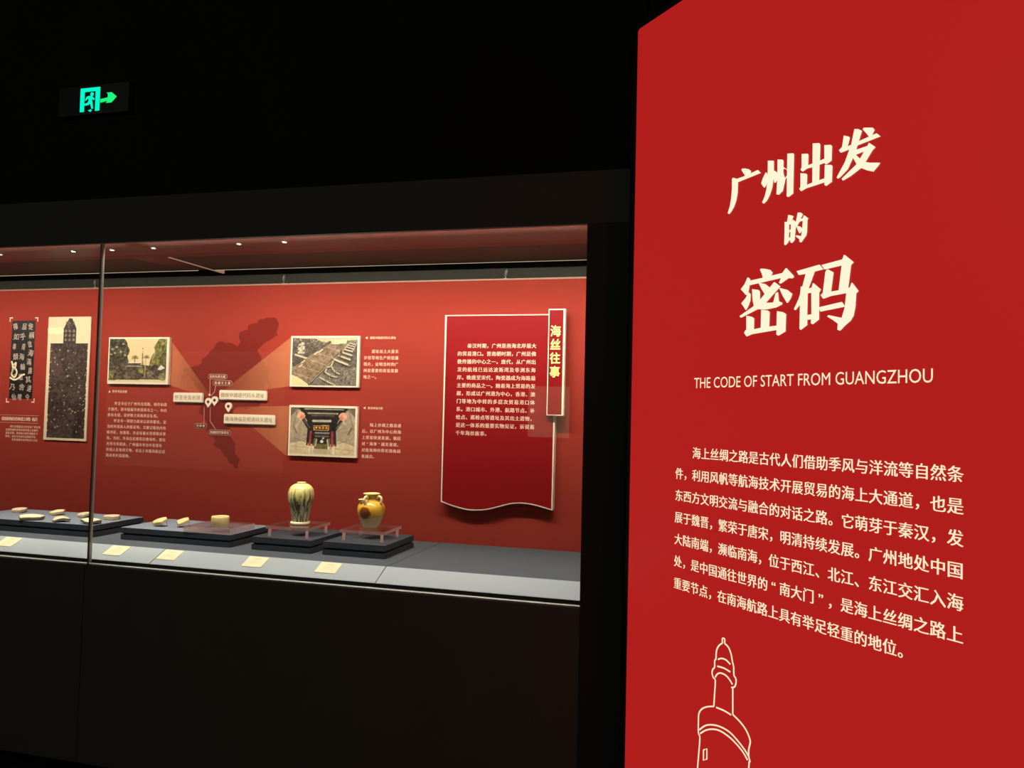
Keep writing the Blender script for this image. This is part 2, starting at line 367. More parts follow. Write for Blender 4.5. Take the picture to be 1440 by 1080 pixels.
# ---------------------------------------------------------------- printed pictures (drawn here, dot by dot)
class Picture:
    def __init__(self, w, h, bg):
        self.w, self.h = w, h
        ys, xs = np.mgrid[0:h, 0:w]
        self.x = (xs + 0.5) / w; self.y = (ys + 0.5) / h
        self.c = np.zeros((h, w, 3)); self.c[:] = bg

    def put(self, mask, col, a=1.0):
        m = np.clip(mask.astype(float) * a, 0, 1)[..., None]
        self.c = self.c * (1 - m) + np.array(col, float) * m

    def poly(self, pts, col, a=1.0):
        inside = np.zeros((self.h, self.w), bool)
        n = len(pts)
        for i in range(n):
            x1, y1 = pts[i]; x2, y2 = pts[(i + 1) % n]
            if y1 == y2: continue
            cond = ((y1 > self.y) != (y2 > self.y)) & (self.x < (x2 - x1) * (self.y - y1) / (y2 - y1) + x1)
            inside ^= cond
        self.put(inside, col, a)

    def disc(self, cx, cy, rx, ry, col, a=1.0):
        self.put(((self.x - cx) / rx) ** 2 + ((self.y - cy) / ry) ** 2 < 1, col, a)

    def line(self, x0, y0, x1, y1, wd, col, a=1.0):
        asp = self.w / self.h
        dx, dy = (x1 - x0) * asp, y1 - y0
        L = max(dx * dx + dy * dy, 1e-9)
        t = np.clip((((self.x - x0) * asp) * dx + (self.y - y0) * dy) / L, 0, 1)
        d = np.hypot((self.x - x0) * asp - t * dx, (self.y - y0) - t * dy)
        self.put(np.clip((wd - d) * self.h + 0.5, 0, 1), col, a)

    def noise(self, amp, cell, seed, mask=None):
        rng = np.random.default_rng(seed)
        gw, gh = int(self.w / cell) + 3, int(self.h / cell) + 3
        g = rng.random((gh, gw)) * 2 - 1
        fx = self.x * self.w / cell; fy = self.y * self.h / cell
        ix, iy = fx.astype(int), fy.astype(int); tx, ty = fx - ix, fy - iy
        v = (g[iy, ix] * (1 - tx) + g[iy, ix + 1] * tx) * (1 - ty) + (g[iy + 1, ix] * (1 - tx) + g[iy + 1, ix + 1] * tx) * ty
        v = v * amp
        if mask is not None: v = v * mask
        self.c = np.clip(self.c + v[..., None], 0, 255)
        return v

    def lum(self): return self.c.mean(axis=2)


_print_mat = None


def print_material():
    global _print_mat
    if _print_mat is None:
        m = bpy.data.materials.new('printed_paper'); m.use_nodes = True
        nt = m.node_tree; b = nt.nodes['Principled BSDF']
        a = nt.nodes.new('ShaderNodeVertexColor'); a.layer_name = 'ink'
        nt.links.new(a.outputs['Color'], b.inputs['Base Color'])
        b.inputs['Roughness'].default_value = 0.5
        _print_mat = m
    return _print_mat


def picture_mesh(name, pic, x0, x1, z0, z1, y, parent):
    """picture on a grid of small cells facing -Y, top-left at (x0, z1)"""
    w, h = pic.w, pic.h
    V = [(x0 + (x1 - x0) * i / w, y, z1 + (z0 - z1) * j / h) for j in range(h + 1) for i in range(w + 1)]
    F = []
    for j in range(h):
        for i in range(w):
            a = j * (w + 1) + i
            F.append((a, a + w + 1, a + w + 2, a + 1))
    me = bpy.data.meshes.new(name); me.from_pydata(V, [], F)
    at = me.color_attributes.new('ink', 'FLOAT_COLOR', 'CORNER')
    c = pic.c / 255.0
    c = np.where(c <= 0.04045, c / 12.92, ((c + 0.055) / 1.055) ** 2.4)
    cols = np.ones((h * w, 4, 4)); cols[:, :, :3] = c.reshape(h * w, 1, 3)
    at.data.foreach_set('color', cols.reshape(-1).astype(np.float32))
    me.update()
    return link(name, me, print_material(), parent)


# ---------------------------------------------------------------- materials
M = {}
M['black_wall'] = mat('black_paint', (0.012, 0.012, 0.010, 1), .9, spec=.1, noise=.2, scale=3)
M['fascia'] = mat('dark_grey_laminate', (0.066, 0.064, 0.056, 1), .75, spec=.2, noise=.12, scale=6)
M['plinth'] = mat('dark_brown_laminate', (0.105, 0.095, 0.08, 1), .75, spec=.2, noise=.12, scale=6)
M['pilaster'] = mat('charcoal_laminate', (0.037, 0.037, 0.033, 1), .8, spec=.15, noise=.1, scale=5)
M['floor'] = mat('dark_carpet', (0.012, 0.012, 0.012, 1), .95, spec=.05, noise=.4, scale=120)
M['steel'] = mat('brushed_steel', (0.50, 0.49, 0.45, 1), .5, .6)
M['gasket'] = mat('dark_gasket', (0.02, 0.018, 0.015, 1), .6)
M['red_wall'] = mat('red_painted_panel', (0.335, 0.042, 0.029, 1), .6, spec=.04, noise=.06, scale=2.5)
M['wall_edge'] = mat('pale_panel_edge', (0.42, 0.24, 0.17, 1), .5)
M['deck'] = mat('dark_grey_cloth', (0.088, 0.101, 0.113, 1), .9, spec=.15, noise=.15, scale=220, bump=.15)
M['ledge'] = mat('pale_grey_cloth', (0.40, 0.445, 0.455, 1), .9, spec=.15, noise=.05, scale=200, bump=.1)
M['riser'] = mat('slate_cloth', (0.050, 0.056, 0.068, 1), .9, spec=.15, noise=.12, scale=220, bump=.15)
M['riser_lit'] = mat('lit_slate_cloth', (0.20, 0.228, 0.27, 1), .9, spec=.15, noise=.1, scale=220, bump=.15)  # slate cloth under the spots, the extra light put into the colour
M['groove'] = mat('groove_shadow_gap', (0.02, 0.022, 0.027, 1), .9)
M['ceil_red'] = mat('dull_red_soffit', (0.11, 0.046, 0.038, 1), .5)
M['ceil_brown'] = mat('brown_soffit', (0.015, 0.042, 0.035, 1), .35)
M['recess'] = mat('dark_recess', (0.016, 0.0145, 0.0095, 1), .7)
M['cream_edge'] = mat('cream_board', (0.95, 0.80, 0.63, 1), .5, spec=.3)
M['paper'] = mat('cream_card', (0.95, 0.80, 0.50, 1), .6, spec=.2)
M['print_cream'] = mat('cream_ink', (0.95, 0.66, 0.50, 1), .6, spec=.2)
M['print_text'] = mat('pale_pink_ink', (0.95, 0.60, 0.46, 1), .6, spec=.2)
M['crimson'] = mat('crimson_board', (0.265, 0.009, 0.0115, 1), .45, spec=.08, noise=.05, scale=3)
M['gold'] = mat('pale_gold_letter', (0.95, 0.80, 0.30, 1), .4)
M['map_ink'] = mat('maroon_ink', (0.19, 0.021, 0.016, 1), .6, spec=.04, noise=.08, scale=6)
M['pill_ink'] = mat('dark_maroon_ink', (0.12, 0.012, 0.011, 1), .55, spec=.25)
M['grey_ink'] = mat('olive_grey_ink', (0.30, 0.24, 0.13, 1), .6)
M['acrylic'] = pane_mat('clear_acrylic', (0.97, 0.93, 0.92, 1), 1.49)
def edge_mat():
    m = pane_mat('acrylic_edge', (0.97, 0.90, 0.88, 1), 1.49)
    nt = m.node_tree; out = nt.nodes['Material Output']; old = out.inputs[0].links[0].from_socket
    df = nt.nodes.new('ShaderNodeBsdfDiffuse'); df.inputs[0].default_value = (0.80, 0.62, 0.58, 1)  # edge highlights put into the colour as pale pink
    tl = nt.nodes.new('ShaderNodeBsdfTranslucent'); tl.inputs[0].default_value = (0.85, 0.66, 0.62, 1)
    a1 = nt.nodes.new('ShaderNodeMixShader'); a1.inputs[0].default_value = .5
    mx = nt.nodes.new('ShaderNodeMixShader'); mx.inputs[0].default_value = .34
    nt.links.new(df.outputs[0], a1.inputs[1]); nt.links.new(tl.outputs[0], a1.inputs[2])
    nt.links.new(old, mx.inputs[1]); nt.links.new(a1.outputs[0], mx.inputs[2]); nt.links.new(mx.outputs[0], out.inputs[0])
    return m
M['acrylic_edge'] = edge_mat()
M['glass'] = pane_mat('case_glass', (0.985, 0.99, 0.985, 1), 1.5)
M['glass_edge'] = mat('pale_glass_edge', (0.30, 0.29, 0.24, 1), .4, spec=.6)
M['glass_dark'] = mat('dark_glass_joint', (0.05, 0.03, 0.025, 1), .4, spec=.4)
M['lamp_metal'] = mat('grey_lamp_metal', (0.30, 0.29, 0.27, 1), .4, .6)
M['lens'] = emit_mat('lit_lens', (1.0, .93, .80, 1), 6.0)
M['slit'] = emit_mat('lit_slot', lin(232, 216, 178), 0.75)
M['seam'] = emit_mat('glowing_joint', lin(190, 150, 125), 0.6)  # soffit panel joint, its brightness put in as glow
# mesh grille material for the case ceiling
def mesh_mat():
    m = bpy.data.materials.new('brown_metal_mesh'); m.use_nodes = True
    nt = m.node_tree; b = nt.nodes['Principled BSDF']
    tc = nt.nodes.new('ShaderNodeTexCoord'); mp = nt.nodes.new('ShaderNodeMapping')
    mp.inputs['Rotation'].default_value = (0, 0, math.radians(45)); mp.inputs['Scale'].default_value = (160, 160, 160)
    ck = nt.nodes.new('ShaderNodeTexChecker'); ck.inputs['Scale'].default_value = 1.0
    ck.inputs['Color1'].default_value = (0.010, 0.036, 0.026, 1); ck.inputs['Color2'].default_value = (0.022, 0.072, 0.052, 1)
    nt.links.new(tc.outputs['Object'], mp.inputs[0]); nt.links.new(mp.outputs[0], ck.inputs['Vector'])
    nt.links.new(ck.outputs['Color'], b.inputs['Base Color'])
    b.inputs['Roughness'].default_value = 0.6
    return m
M['mesh'] = mesh_mat()

# ---------------------------------------------------------------- the room
YG = 2.834           # front face of the case
D2 = Vector((0.6930, -0.7210, 0))      # along the wall that carries the red light box
N2 = Vector((-0.7210, -0.6930, 0))     # its outward normal
P2 = Vector((-0.310, 2.760, 0))        # foot of the light box's left edge

tag(MB().box(-10.6, 3.2, -3.2, 4.2, -0.05, 0.0).build('floor', M['floor']), kind='structure')
tag(MB().box(-10.6, 3.2, -3.2, 4.2, 3.6, 3.65).build('ceiling', M['black_wall']), kind='structure')
tag(MB().box(-10.6, 0.6, 2.93, 3.05, 2.46, 3.6).build('wall_back', M['black_wall']), kind='structure')
tag(MB().box(-10.6, 0.6, 3.78, 3.85, 0.0, 3.6).build('wall_rear', M['black_wall']), kind='structure')
tag(MB().box(-10.65, -10.6, -3.2, 3.85, 0.0, 3.6).build('wall_left', M['black_wall']), kind='structure')

tag(MB().box(-10.6, 3.2, -3.25, -3.2, 0.0, 3.6).build('wall_front', M['black_wall']), kind='structure')

# slanted wall behind the light box
a = P2 - N2 * 0.075 - D2 * 0.03
b = a + D2 * 4.2
q = MB()
q.prism([(a.x, a.y), (b.x, b.y), (b.x - N2.x * .1, b.y - N2.y * .1), (a.x - N2.x * .1, a.y - N2.y * .1)], 'z', 0.0, 3.6)
tag(q.build('wall_right', M['black_wall']), kind='structure')

# ---------------------------------------------------------------- built-in display case
case = empty('display_case', (0, 0, 0))
tag(case, 'long built-in wall showcase with red back panel behind glass, black frame', 'display case')
X0, X1 = -6.0, -0.49
for xa, xb in ((X0, -2.648), (-2.644, X1)):
    MB().box(xa, xb, YG, YG + 0.03, 0.02, 0.855).build('plinth_panel', M['plinth'], case)
MB().box(X0, X1, YG + 0.031, YG + 0.06, 0.0, 0.85).build('plinth_core', M['gasket'], case)
MB().box(X0, -0.285, YG, YG + 0.02, 2.252, 2.447).box(X0, -0.285, YG + 0.02, 2.93, 2.43, 2.447).build('fascia', M['fascia'], case)
MB().box(X1, -0.285, YG, YG + 0.02, 0.0, 2.2515).build('pilaster', M['pilaster'], case)
MB().prism([(YG + .0085, .8570), (YG + .018, .8570), (YG + .018, .8630), (YG + .0085, .8598)], 'x', X0, X1).build('bottom_trim', M['steel'], case)
MB().box(X0, X1, YG + 0.0182, YG + 0.0208, 0.858, 0.878).build('bottom_gasket', M['gasket'], case)
MB().box(X0, X1, YG + 0.0005, YG + 0.014, 2.2472, 2.2515).build('top_rail', M['lamp_metal'], case)
# glass: two panes that meet in a dark sealed joint with a pale polished edge
for xa, xb in ((X0, -2.6365), (-2.6255, X1)):
    MB().box(xa, xb, YG + 0.001, YG + 0.008, 0.8572, 2.2470).build('glass_pane', M['glass'], case)
MB().box(-2.6363, -2.6315, YG + 0.0012, YG + 0.0085, 0.8572, 2.2470).build('glass_joint', M['glass_dark'], case)
MB().box(-2.6313, -2.6257, YG + 0.0012, YG + 0.0160, 0.8672, 2.2470).build('glass_edge', M['glass_edge'], case)
# sloping label ledge in three lengths and the cloth deck
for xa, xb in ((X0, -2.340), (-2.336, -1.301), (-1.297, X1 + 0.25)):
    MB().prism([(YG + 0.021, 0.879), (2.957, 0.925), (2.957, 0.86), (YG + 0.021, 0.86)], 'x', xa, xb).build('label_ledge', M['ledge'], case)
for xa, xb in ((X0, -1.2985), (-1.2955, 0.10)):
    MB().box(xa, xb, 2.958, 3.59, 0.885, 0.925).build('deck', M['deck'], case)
MB().box(X0 - .04, X0 - .001, YG, 3.775, 0.0, 2.4295).build('end_panel', M['fascia'], case)
# red back panel with a pale top edge
back = MB().box(X0, 0.10, 3.59, 3.62, 0.90, 2.183).build('back_panel', M['red_wall'], case)
MB().box(X0, 0.10, 3.586, 3.62, 2.183, 2.190).build('back_panel_edge', M['wall_edge'], case)
# soffit: dull red and brown bands, mesh panels, lit slots, dark recess behind
ZC = 2.258
MB().box(X0, 0.1, 2.862, 2.966, ZC, ZC + .02).build('soffit_band', M['ceil_red'], case)
MB().box(X0, 0.1, 2.966, 3.119, ZC, ZC + .02).build('soffit_band', M['ceil_brown'], case)
MB().box(X0, 0.1, 3.119, 3.192, ZC, ZC + .02).build('soffit_band', M['ceil_red'], case)
MB().prism([(X0, 3.193), (-2.80, 3.193), (-2.66, 3.525), (X0, 3.525)], 'z', ZC, ZC + .015).build('mesh_panel', M['mesh'], case)
MB().prism([(-2.565, 3.193), (0.1, 3.193), (0.1, 3.53), (-2.565, 3.53)], 'z', ZC, ZC + .015).build('mesh_panel', M['mesh'], case)
MB().prism([(-2.80, 3.193), (-2.578, 3.193), (-2.578, 3.525), (-2.66, 3.525)], 'z', ZC + .001, ZC + .016).build('soffit_filler', M['ceil_brown'], case)
MB().box(-2.578, -2.566, 3.193, 3.62, ZC - .002, ZC + .014).build('soffit_joint', M['seam'], case)
MB().box(X0, -2.665, 3.526, 3.537, ZC, ZC + .01).build('light_slot', M['slit'], case)
MB().box(-2.562, 0.1, 3.531, 3.541, ZC, ZC + .01).build('light_slot', M['slit'], case)
MB().box(X0, 0.1, 3.70, 3.72, 2.10, 2.46).box(X0, 0.1, 3.545, 3.70, 2.44, 2.46).build('recess_lining', M['recess'], case)

# small recessed downlights in the brown soffit band
dots = [(-3.37, 3.000), (-2.935, 2.994), (-2.719, 2.994), (-2.487, 2.984), (-2.035, 2.965), (-1.814, 2.966)]
names = ['downlight at the left frame edge of the case soffit', 'downlight in the soffit just left of the glass joint',
         'dim downlight in the soffit just right of the glass joint', 'downlight in the soffit above the garden photo',
         'downlight in the soffit above the map plaques', 'rightmost downlight in the case soffit, above the timber photo']
for (x, y), nm in zip(dots, names):
    t = empty('downlight', (x, y, ZC))
    tag(t, 'small round lit ' + nm, 'ceiling light', 'small downlights in the case soffit')
    MB().lathe([(0.0085, 0.0), (0.0125, 0.0), (0.0125, -0.004), (0.0085, -0.004), (0.0085, 0.0)], 20).build('rim', M['lamp_metal'], t)
    MB().lathe([(0, -0.0035), (0.0085, -0.0035), (0.0085, -0.0005), (0, -0.0005)], 20).build('lens', M['lens'], t)

# clip lamps standing on the panel's top edge
ml = [((-3.372, 3.60), 'clip lamp on the panel edge beside the glass joint'), ((-2.199, 3.60), 'clip lamp on the panel edge above the timber photo'),
      ((-1.012, 3.60), 'clip lamp on the panel edge above the crimson text board')]
for (x, y), nm in ml:
    t = empty('clip_lamp', (x, y, 2.190))
    tag(t, 'tiny grey ' + nm, 'lamp', 'clip lamps on the panel edge')
    MB().tube([(0, 0, 0.0), (0, 0, 0.014)], 0.0025, 8).box(-.008, .008, -.006, .006, 0, .003).build('stem', M['lamp_metal'], t)
    MB().tube([(-.002, 0, 0.013), (0.001, -.002, 0.020), (0.005, -.006, 0.034), (0.008, -.009, 0.043)], [0.003, 0.007, 0.0075, 0.004], 12).build('head', M['lamp_metal'], t)

# ---------------------------------------------------------------- prints on the back panel
YW = 3.59
def on_wall(a, b, lift=0.0): return (a, YW - 0.0006 - lift, b)

def beam_mat():
    m = bpy.data.materials.new('pale_orange_ink'); m.use_nodes = True
    nt = m.node_tree; nt.nodes.clear()
    out = nt.nodes.new('ShaderNodeOutputMaterial'); tr = nt.nodes.new('ShaderNodeBsdfTransparent')
    df = nt.nodes.new('ShaderNodeBsdfDiffuse'); df.inputs[0].default_value = (0.74, 0.25, 0.12, 1)
    at = nt.nodes.new('ShaderNodeVertexColor'); at.layer_name = 'ink'
    sp = nt.nodes.new('ShaderNodeSeparateColor'); mx = nt.nodes.new('ShaderNodeMixShader')
    nt.links.new(at.outputs['Color'], sp.inputs[0]); nt.links.new(sp.outputs[0], mx.inputs[0])
    nt.links.new(tr.outputs[0], mx.inputs[1]); nt.links.new(df.outputs[0], mx.inputs[2]); nt.links.new(mx.outputs[0], out.inputs[0])
    return m
M['beam'] = beam_mat()
def ragged(pts, rounds, amp, seed):
    rng_ = random.Random(seed)
    for r_ in range(rounds):
        out = []
        for i, p_ in enumerate(pts):
            q_ = pts[(i + 1) % len(pts)]
            L_ = math.hypot(q_[0] - p_[0], q_[1] - p_[1])
            out += [p_, ((p_[0] + q_[0]) / 2 + rng_.uniform(-amp, amp) * L_, (p_[1] + q_[1]) / 2 + rng_.uniform(-amp, amp) * L_)]
        pts = out
    return pts
flat_poly('map_print', [ragged(MAP, 2, .22, 5)], on_wall, M['map_ink'], back, 0.0)
for tri in ([(-2.870, 1.912), (-2.584, 1.589), (-2.862, 1.660)], [(-2.137, 1.914), (-2.571, 1.600), (-2.135, 1.663)], [(-2.136, 1.561), (-2.492, 1.550), (-2.142, 1.308)]):
    # printed fade: densest at the photo, gone at the pin
    n = 10; V, F, A = [], [], []
    p, apex, r = [Vector(v) for v in tri]
    for i in range(n + 1):
        t = i / n
        V += [on_wall(*(p.lerp(apex, t)), 0.0006), on_wall(*(r.lerp(apex, t)), 0.0006)]
        A += [0.62 * (1 - t) ** 0.8] * 2
    F = [(2 * i, 2 * i + 1, 2 * i + 3, 2 * i + 2) for i in range(n)]
    me = bpy.data.meshes.new('beam_print'); me.from_pydata(V, [], F)
    ca = me.color_attributes.new('ink', 'FLOAT_COLOR', 'POINT')
    for i, v in enumerate(A): ca.data[i].color = (v, v, v, 1)
    link('beam_print', me, M['beam'], back)

# name tags and leaders printed on the map
for pts in ([(-2.607, 1.694), (-2.605, 1.614)], [(-2.571, 1.659), (-2.577, 1.628), (-2.596, 1.606)], [(-2.636, 1.545), (-2.634, 1.461)], [(-2.599, 1.556), (-2.597, 1.473), (-2.562, 1.431)]):
    ribbon_part('leader_line', [pts], 0.0014, on_wall, M['print_text'], back, 0.0008)
flat_poly('leader_dot', [[(-2.606 + .006 * math.cos(k * .5236), 1.611 + .006 * math.sin(k * .5236)) for k in range(12)]], on_wall, M['print_text'], back, 0.0014)

def pill(x0, x1, z0, z1, n=7):
    r = (z1 - z0) / 2; zc = (z0 + z1) / 2
    P = []
    for k in range(n + 1):
        t = -math.pi / 2 + math.pi * k / n; P.append((x1 - r + r * math.cos(t), zc + r * math.sin(t)))
    for k in range(n + 1):
        t = math.pi / 2 + math.pi * k / n; P.append((x0 + r + r * math.cos(t), zc + r * math.sin(t)))
    return P
for word, x0, x1, zc in (('清真先贤古墓', -2.620, -2.504, 1.7065), ('南越文王墓', -2.590, -2.472, 1.673), ('光孝寺', -2.690, -2.616, 1.4465), ('南越国宫署遗址', -2.604, -2.470, 1.415)):
    flat_poly('name_tag', [pill(x0, x1, zc - .0135, zc + .0135)], on_wall, M['print_text'], back, 0.0010)
    flat_poly('name_tag', [pill(x0 + .0012, x1 - .0012, zc - .0123, zc + .0123)], on_wall, M['pill_ink'], back, 0.0014)
    w = (x1 - x0 - .018) / len(word)
    text_mesh('name_tag_text', grid_cells([word], x0 + .009 + w / 2, zc, w, 0, min(w * 1.0, .0165)), lambda a, b, l: on_wall(a, b, 0.0018 + l), M['print_cream'], back, 0.0, 0.02, 2)

def wall_text(name, lines, x_left, x_right, n, z_first, dz, m, fill=0.92, heavy=0.02):
    dx = (x_right - x_left) / n
    return text_mesh(name, grid_cells(lines, x_left + dx / 2, z_first, dx, dz, dx * fill), on_wall, m, back, 0.0, heavy, 2)

S = '\u3000'
wall_text('photo_text', [S + S + '怀圣寺位于广州市光塔路，相传始建', '于唐代，是中国最早的清真寺之一。寺内', '建有光塔，是伊斯兰风格的宣礼塔。',
          S + S + '怀圣寺一带即为唐宋以来的蕃坊，是', '当时外国商人的聚居地。文献记载坊内有', '街市区，有蕃巷，并设有蕃长管理相关事', '务。当时，外商在此建筑宗教场所，便有',
          '光塔寺等遗迹。广州城市考古中发现有', '外国人形象的文物，也出土有随商船运送', '而来的外国器物。'], -3.2445, -2.866, 18, 1.5535, 0.0313, M['print_text'])
wall_text('photo_text', [S + S + '遗址出土大量长', '沙窑等地生产的瓷器', '残片，证明当时的广', '州是重要的贸易集散', '地之一。'], -1.7315, -1.5435, 9, 1.8415, 0.0318, M['print_text'])
wall_text('photo_text', [S + S + '陆上丝绸之路衰退', '后，以广州为中心的海', '上贸易快速发展。朝廷', '对“海事”越发重视，', '对南海神的祭祀规格越', '来越高。'], -1.7290, -1.5190, 10, 1.4770, 0.0311, M['print_text'])
for word, x, z, w, up in (('怀圣寺及光塔', -3.237, 1.619, 0.096, True), ('德政中路唐代码头遗址', -1.719, 1.909, 0.140, False), ('南海神庙内景', -1.719, 1.5605, 0.082, False)):
    s = .0065
    tri = [(x - s, z - s), (x + s, z - s), (x, z + s)] if up else [(x - s, z), (x + s, z - s), (x + s, z + s)]
    flat_poly('caption_arrow', [tri], on_wall, M['print_cream'], back, 0.0004)
    d = w / len(word)
    text_mesh('caption_text', grid_cells([word], x + .018 + d / 2, z, d, 0, d * .98), on_wall, M['print_cream'], back, 0.0, 0.02, 2)
# heading and text below the calligraphy rubbing
for z in (1.474, 1.432): ribbon_part('heading_rule', [[(-4.25, z), (-3.707, z)]], 0.0012, on_wall, M['print_text'], back, 0.0004)
text_mesh('heading_text', grid_cells(['《唐故杨府君神道之碑》拓片'], -3.966, 1.453, .0204, 0, .0225), on_wall, M['print_cream'], back, 0.0, 0.03, 2)
wall_text('rubbing_text', [S * 13 + '碑文记载唐贞元年间从广州出海', S * 11 + '出使西域的史事是研究海上丝路的', S * 11 + '重要实物，碑身高大刻字清晰存于', S * 11 + '陕西，拓片可见海行远国的字句', S * 14 + '并见海路往来的经过与人名'], -4.10, -3.706, 26, 1.410, 0.0185, M['print_text'], 0.95)

# corner marks round the rubbing
for cx, cz, sx, sz in ((-3.941, 2.030, 1, -1), (-3.740, 2.029, -1, -1), (-3.940, 1.545, 1, 1), (-3.740, 1.547, -1, 1)):
    flat_poly('corner_mark', [[(cx, cz), (cx + sx * .022, cz), (cx + sx * .022, cz + sz * .006), (cx + sx * .006, cz + sz * .006), (cx + sx * .006, cz + sz * .024), (cx, cz + sz * .024)]], on_wall, M['print_cream'], back, 0.0004)

# dark rubbing with three columns of brushed characters
pic = Picture(44, 120, (26, 17, 15)); pic.noise(12, 2, 5); pic.noise(10, 7, 6)
rng = np.random.default_rng(3)
for k in range(40): pic.disc(rng.random(), rng.random(), .012, .005, (120, 100, 90), .7)
rub = empty('rubbing_strip', (-3.840, YW, 1.568))
tag(rub, 'narrow dark rubbing strip with pale brushed characters, between four corner marks', 'stone rubbing')
RX, RZ = 3.840, -1.568
picture_mesh('print', pic, -3.922 + RX, -3.758 + RX, 0, 2.011 + RZ, -0.0010, rub)
chalk = mat('chalk_white_ink', (0.62, 0.50, 0.42, 1), .7)
for col, x in (('使稱啟海滿趣其遠今', -3.785), ('届乎南海輪驗舍唯', -3.838), ('禪如奉頹道之乃仙', -3.892)):
    n = len(col)
    for i, ch in enumerate(col):
        c = (ch, x + RX + .006 * math.sin(3.1 * i + x * 60), 1.966 + RZ - (0.40 / (n - 1)) * i - 0.004, .034 + .008 * math.sin(i * 2.3), .040)
        t_ = .16 * math.sin(i * 1.7 + x * 90); k_ = .16 * math.sin(i * 2.9 + x * 70); cx_, cz_ = c[1], c[2] + .016
        text_mesh('brushed_character', [c], lambda a, b, l: (cx_ + (a - cx_) * math.cos(t_) - (b - cz_) * (math.sin(t_) - k_), -0.0016 - l, cz_ + (a - cx_) * math.sin(t_) + (b - cz_) * math.cos(t_)), chalk, rub, 0.0, 0.006, 2)
fl = lambda P: [(p[0] + RX, p[1] + RZ) for p in P]
for pts in ([(-3.912, 1.78), (-3.900, 1.745), (-3.908, 1.705), (-3.885, 1.69), (-3.872, 1.72), (-3.892, 1.745), (-3.905, 1.715)], [(-3.920, 1.688), (-3.890, 1.675), (-3.862, 1.682), (-3.838, 1.700), (-3.815, 1.706)], [(-3.893, 1.76), (-3.880, 1.772), (-3.884, 1.742)]):
    ribbon_part('brush_flourish', [smooth_line(fl(pts))], 0.0095, lambda a, b, l: (a, -0.002 - l, b), M['paper'], rub, 0.0003)
# ---------------------------------------------------------------- boards fixed to the back panel
def photo_board(label, cat, x0, x1, z0, z1, pic, margin, depth=0.018, group=None, name='photo_board'):
    t = empty(name, ((x0 + x1) / 2, YW, z0))
    tag(t, label, cat, group)
    xo, zo = (x0 + x1) / 2, z0
    MB().box(x0 - xo, x1 - xo, -depth - 0.0025, -0.0025, 0, z1 - z0, bevel=.001).build('board', M['cream_edge'], t)
    picture_mesh('print', pic, x0 - xo + margin[0], x1 - xo - margin[1], margin[2], z1 - z0 - margin[3], -depth - 0.0032, t)
    return t

# garden with trees and a slim minaret
p = Picture(104, 80, (226, 206, 150))
p.put(p.x > .42, (232, 205, 165), .55)
p.poly([(0, 0), (.26, 0), (.31, .09), (.32, .17), (.36, .25), (.345, .36), (.32, .40), (.34, .5), (.37, .60), (.38, .95), (0, .95)], (66, 62, 42))
for x, y in ((.05, .24), (.03, .36), (.13, .19), (.2, .3), (.24, .12), (.1, .33), (.28, .38)): p.disc(x, y, .022, .022, (196, 186, 140), .8)
p.poly([(.86, 0), (1, 0), (1, .95), (.66, .95), (.70, .62), (.73, .45), (.76, .36), (.80, .30), (.78, .2), (.82, .1)], (118, 112, 52))
p.poly([(.93, .3), (1, .25), (1, .6), (.88, .55)], (86, 84, 44), .8)
p.put((p.y > .93 - .05 * p.x), (228, 212, 168))
p.poly([(0, .60), (.34, .56), (.7, .62), (1, .6), (1, .93), (0, .96)], (82, 70, 54))
p.poly([(.33, .55), (.42, .52), (.55, .55), (.57, .57), (.34, .57)], (238, 224, 190))
p.poly([(.31, .565), (.57, .565), (.56, .595), (.34, .595)], (72, 60, 46)); p.line(.33, .63, .57, .635, .012, (176, 164, 138)); p.line(.35, .66, .55, .665, .010, (60, 52, 42))
for k in range(9):
    t = math.pi * (k + .5) / 9; p.line(.455, .46, .455 + .06 * math.cos(t), .47 - .085 * math.sin(t), .006, (96, 88, 50))
p.line(.455, .46, .455, .55, .008, (96, 84, 58))
p.poly([(.575, .60), (.580, .36), (.588, .22), (.596, .36), (.604, .60)], (150, 126, 88)); p.disc(.588, .225, .009, .014, (90, 70, 50))
for k in range(9):
    t = math.pi * (k + .5) / 9; p.line(.655, .44, .655 + .055 * math.cos(t), .455 - .075 * math.sin(t), .006, (120, 106, 66))
p.line(.645, .46, .635, .88, .010, (190, 168, 120))
p.poly([(.85, .70), (.92, .60), (.98, .67), (.90, .72)], (226, 216, 196)); p.disc(.80, .66, .05, .07, (62, 48, 46))
p.disc(.95, .87, .075, .09, (132, 126, 84)); p.disc(.03, .85, .055, .10, (128, 124, 62)); p.disc(.57, .74, .05, .06, (134, 130, 70)); p.disc(.72, .80, .05, .07, (110, 98, 74))
dark = np.clip((185 - p.lum()) / 80, 0, 1)
p.noise(46, 1.6, 1, dark); p.noise(34, 4, 2, dark); p.noise(5, 3, 3)
photo_board('cream-bordered garden photo with trees and a slim tower, beside the glass joint', 'photo board', -3.238, -2.851, 1.660, 1.913, p, (.008, .014, .011, .009))

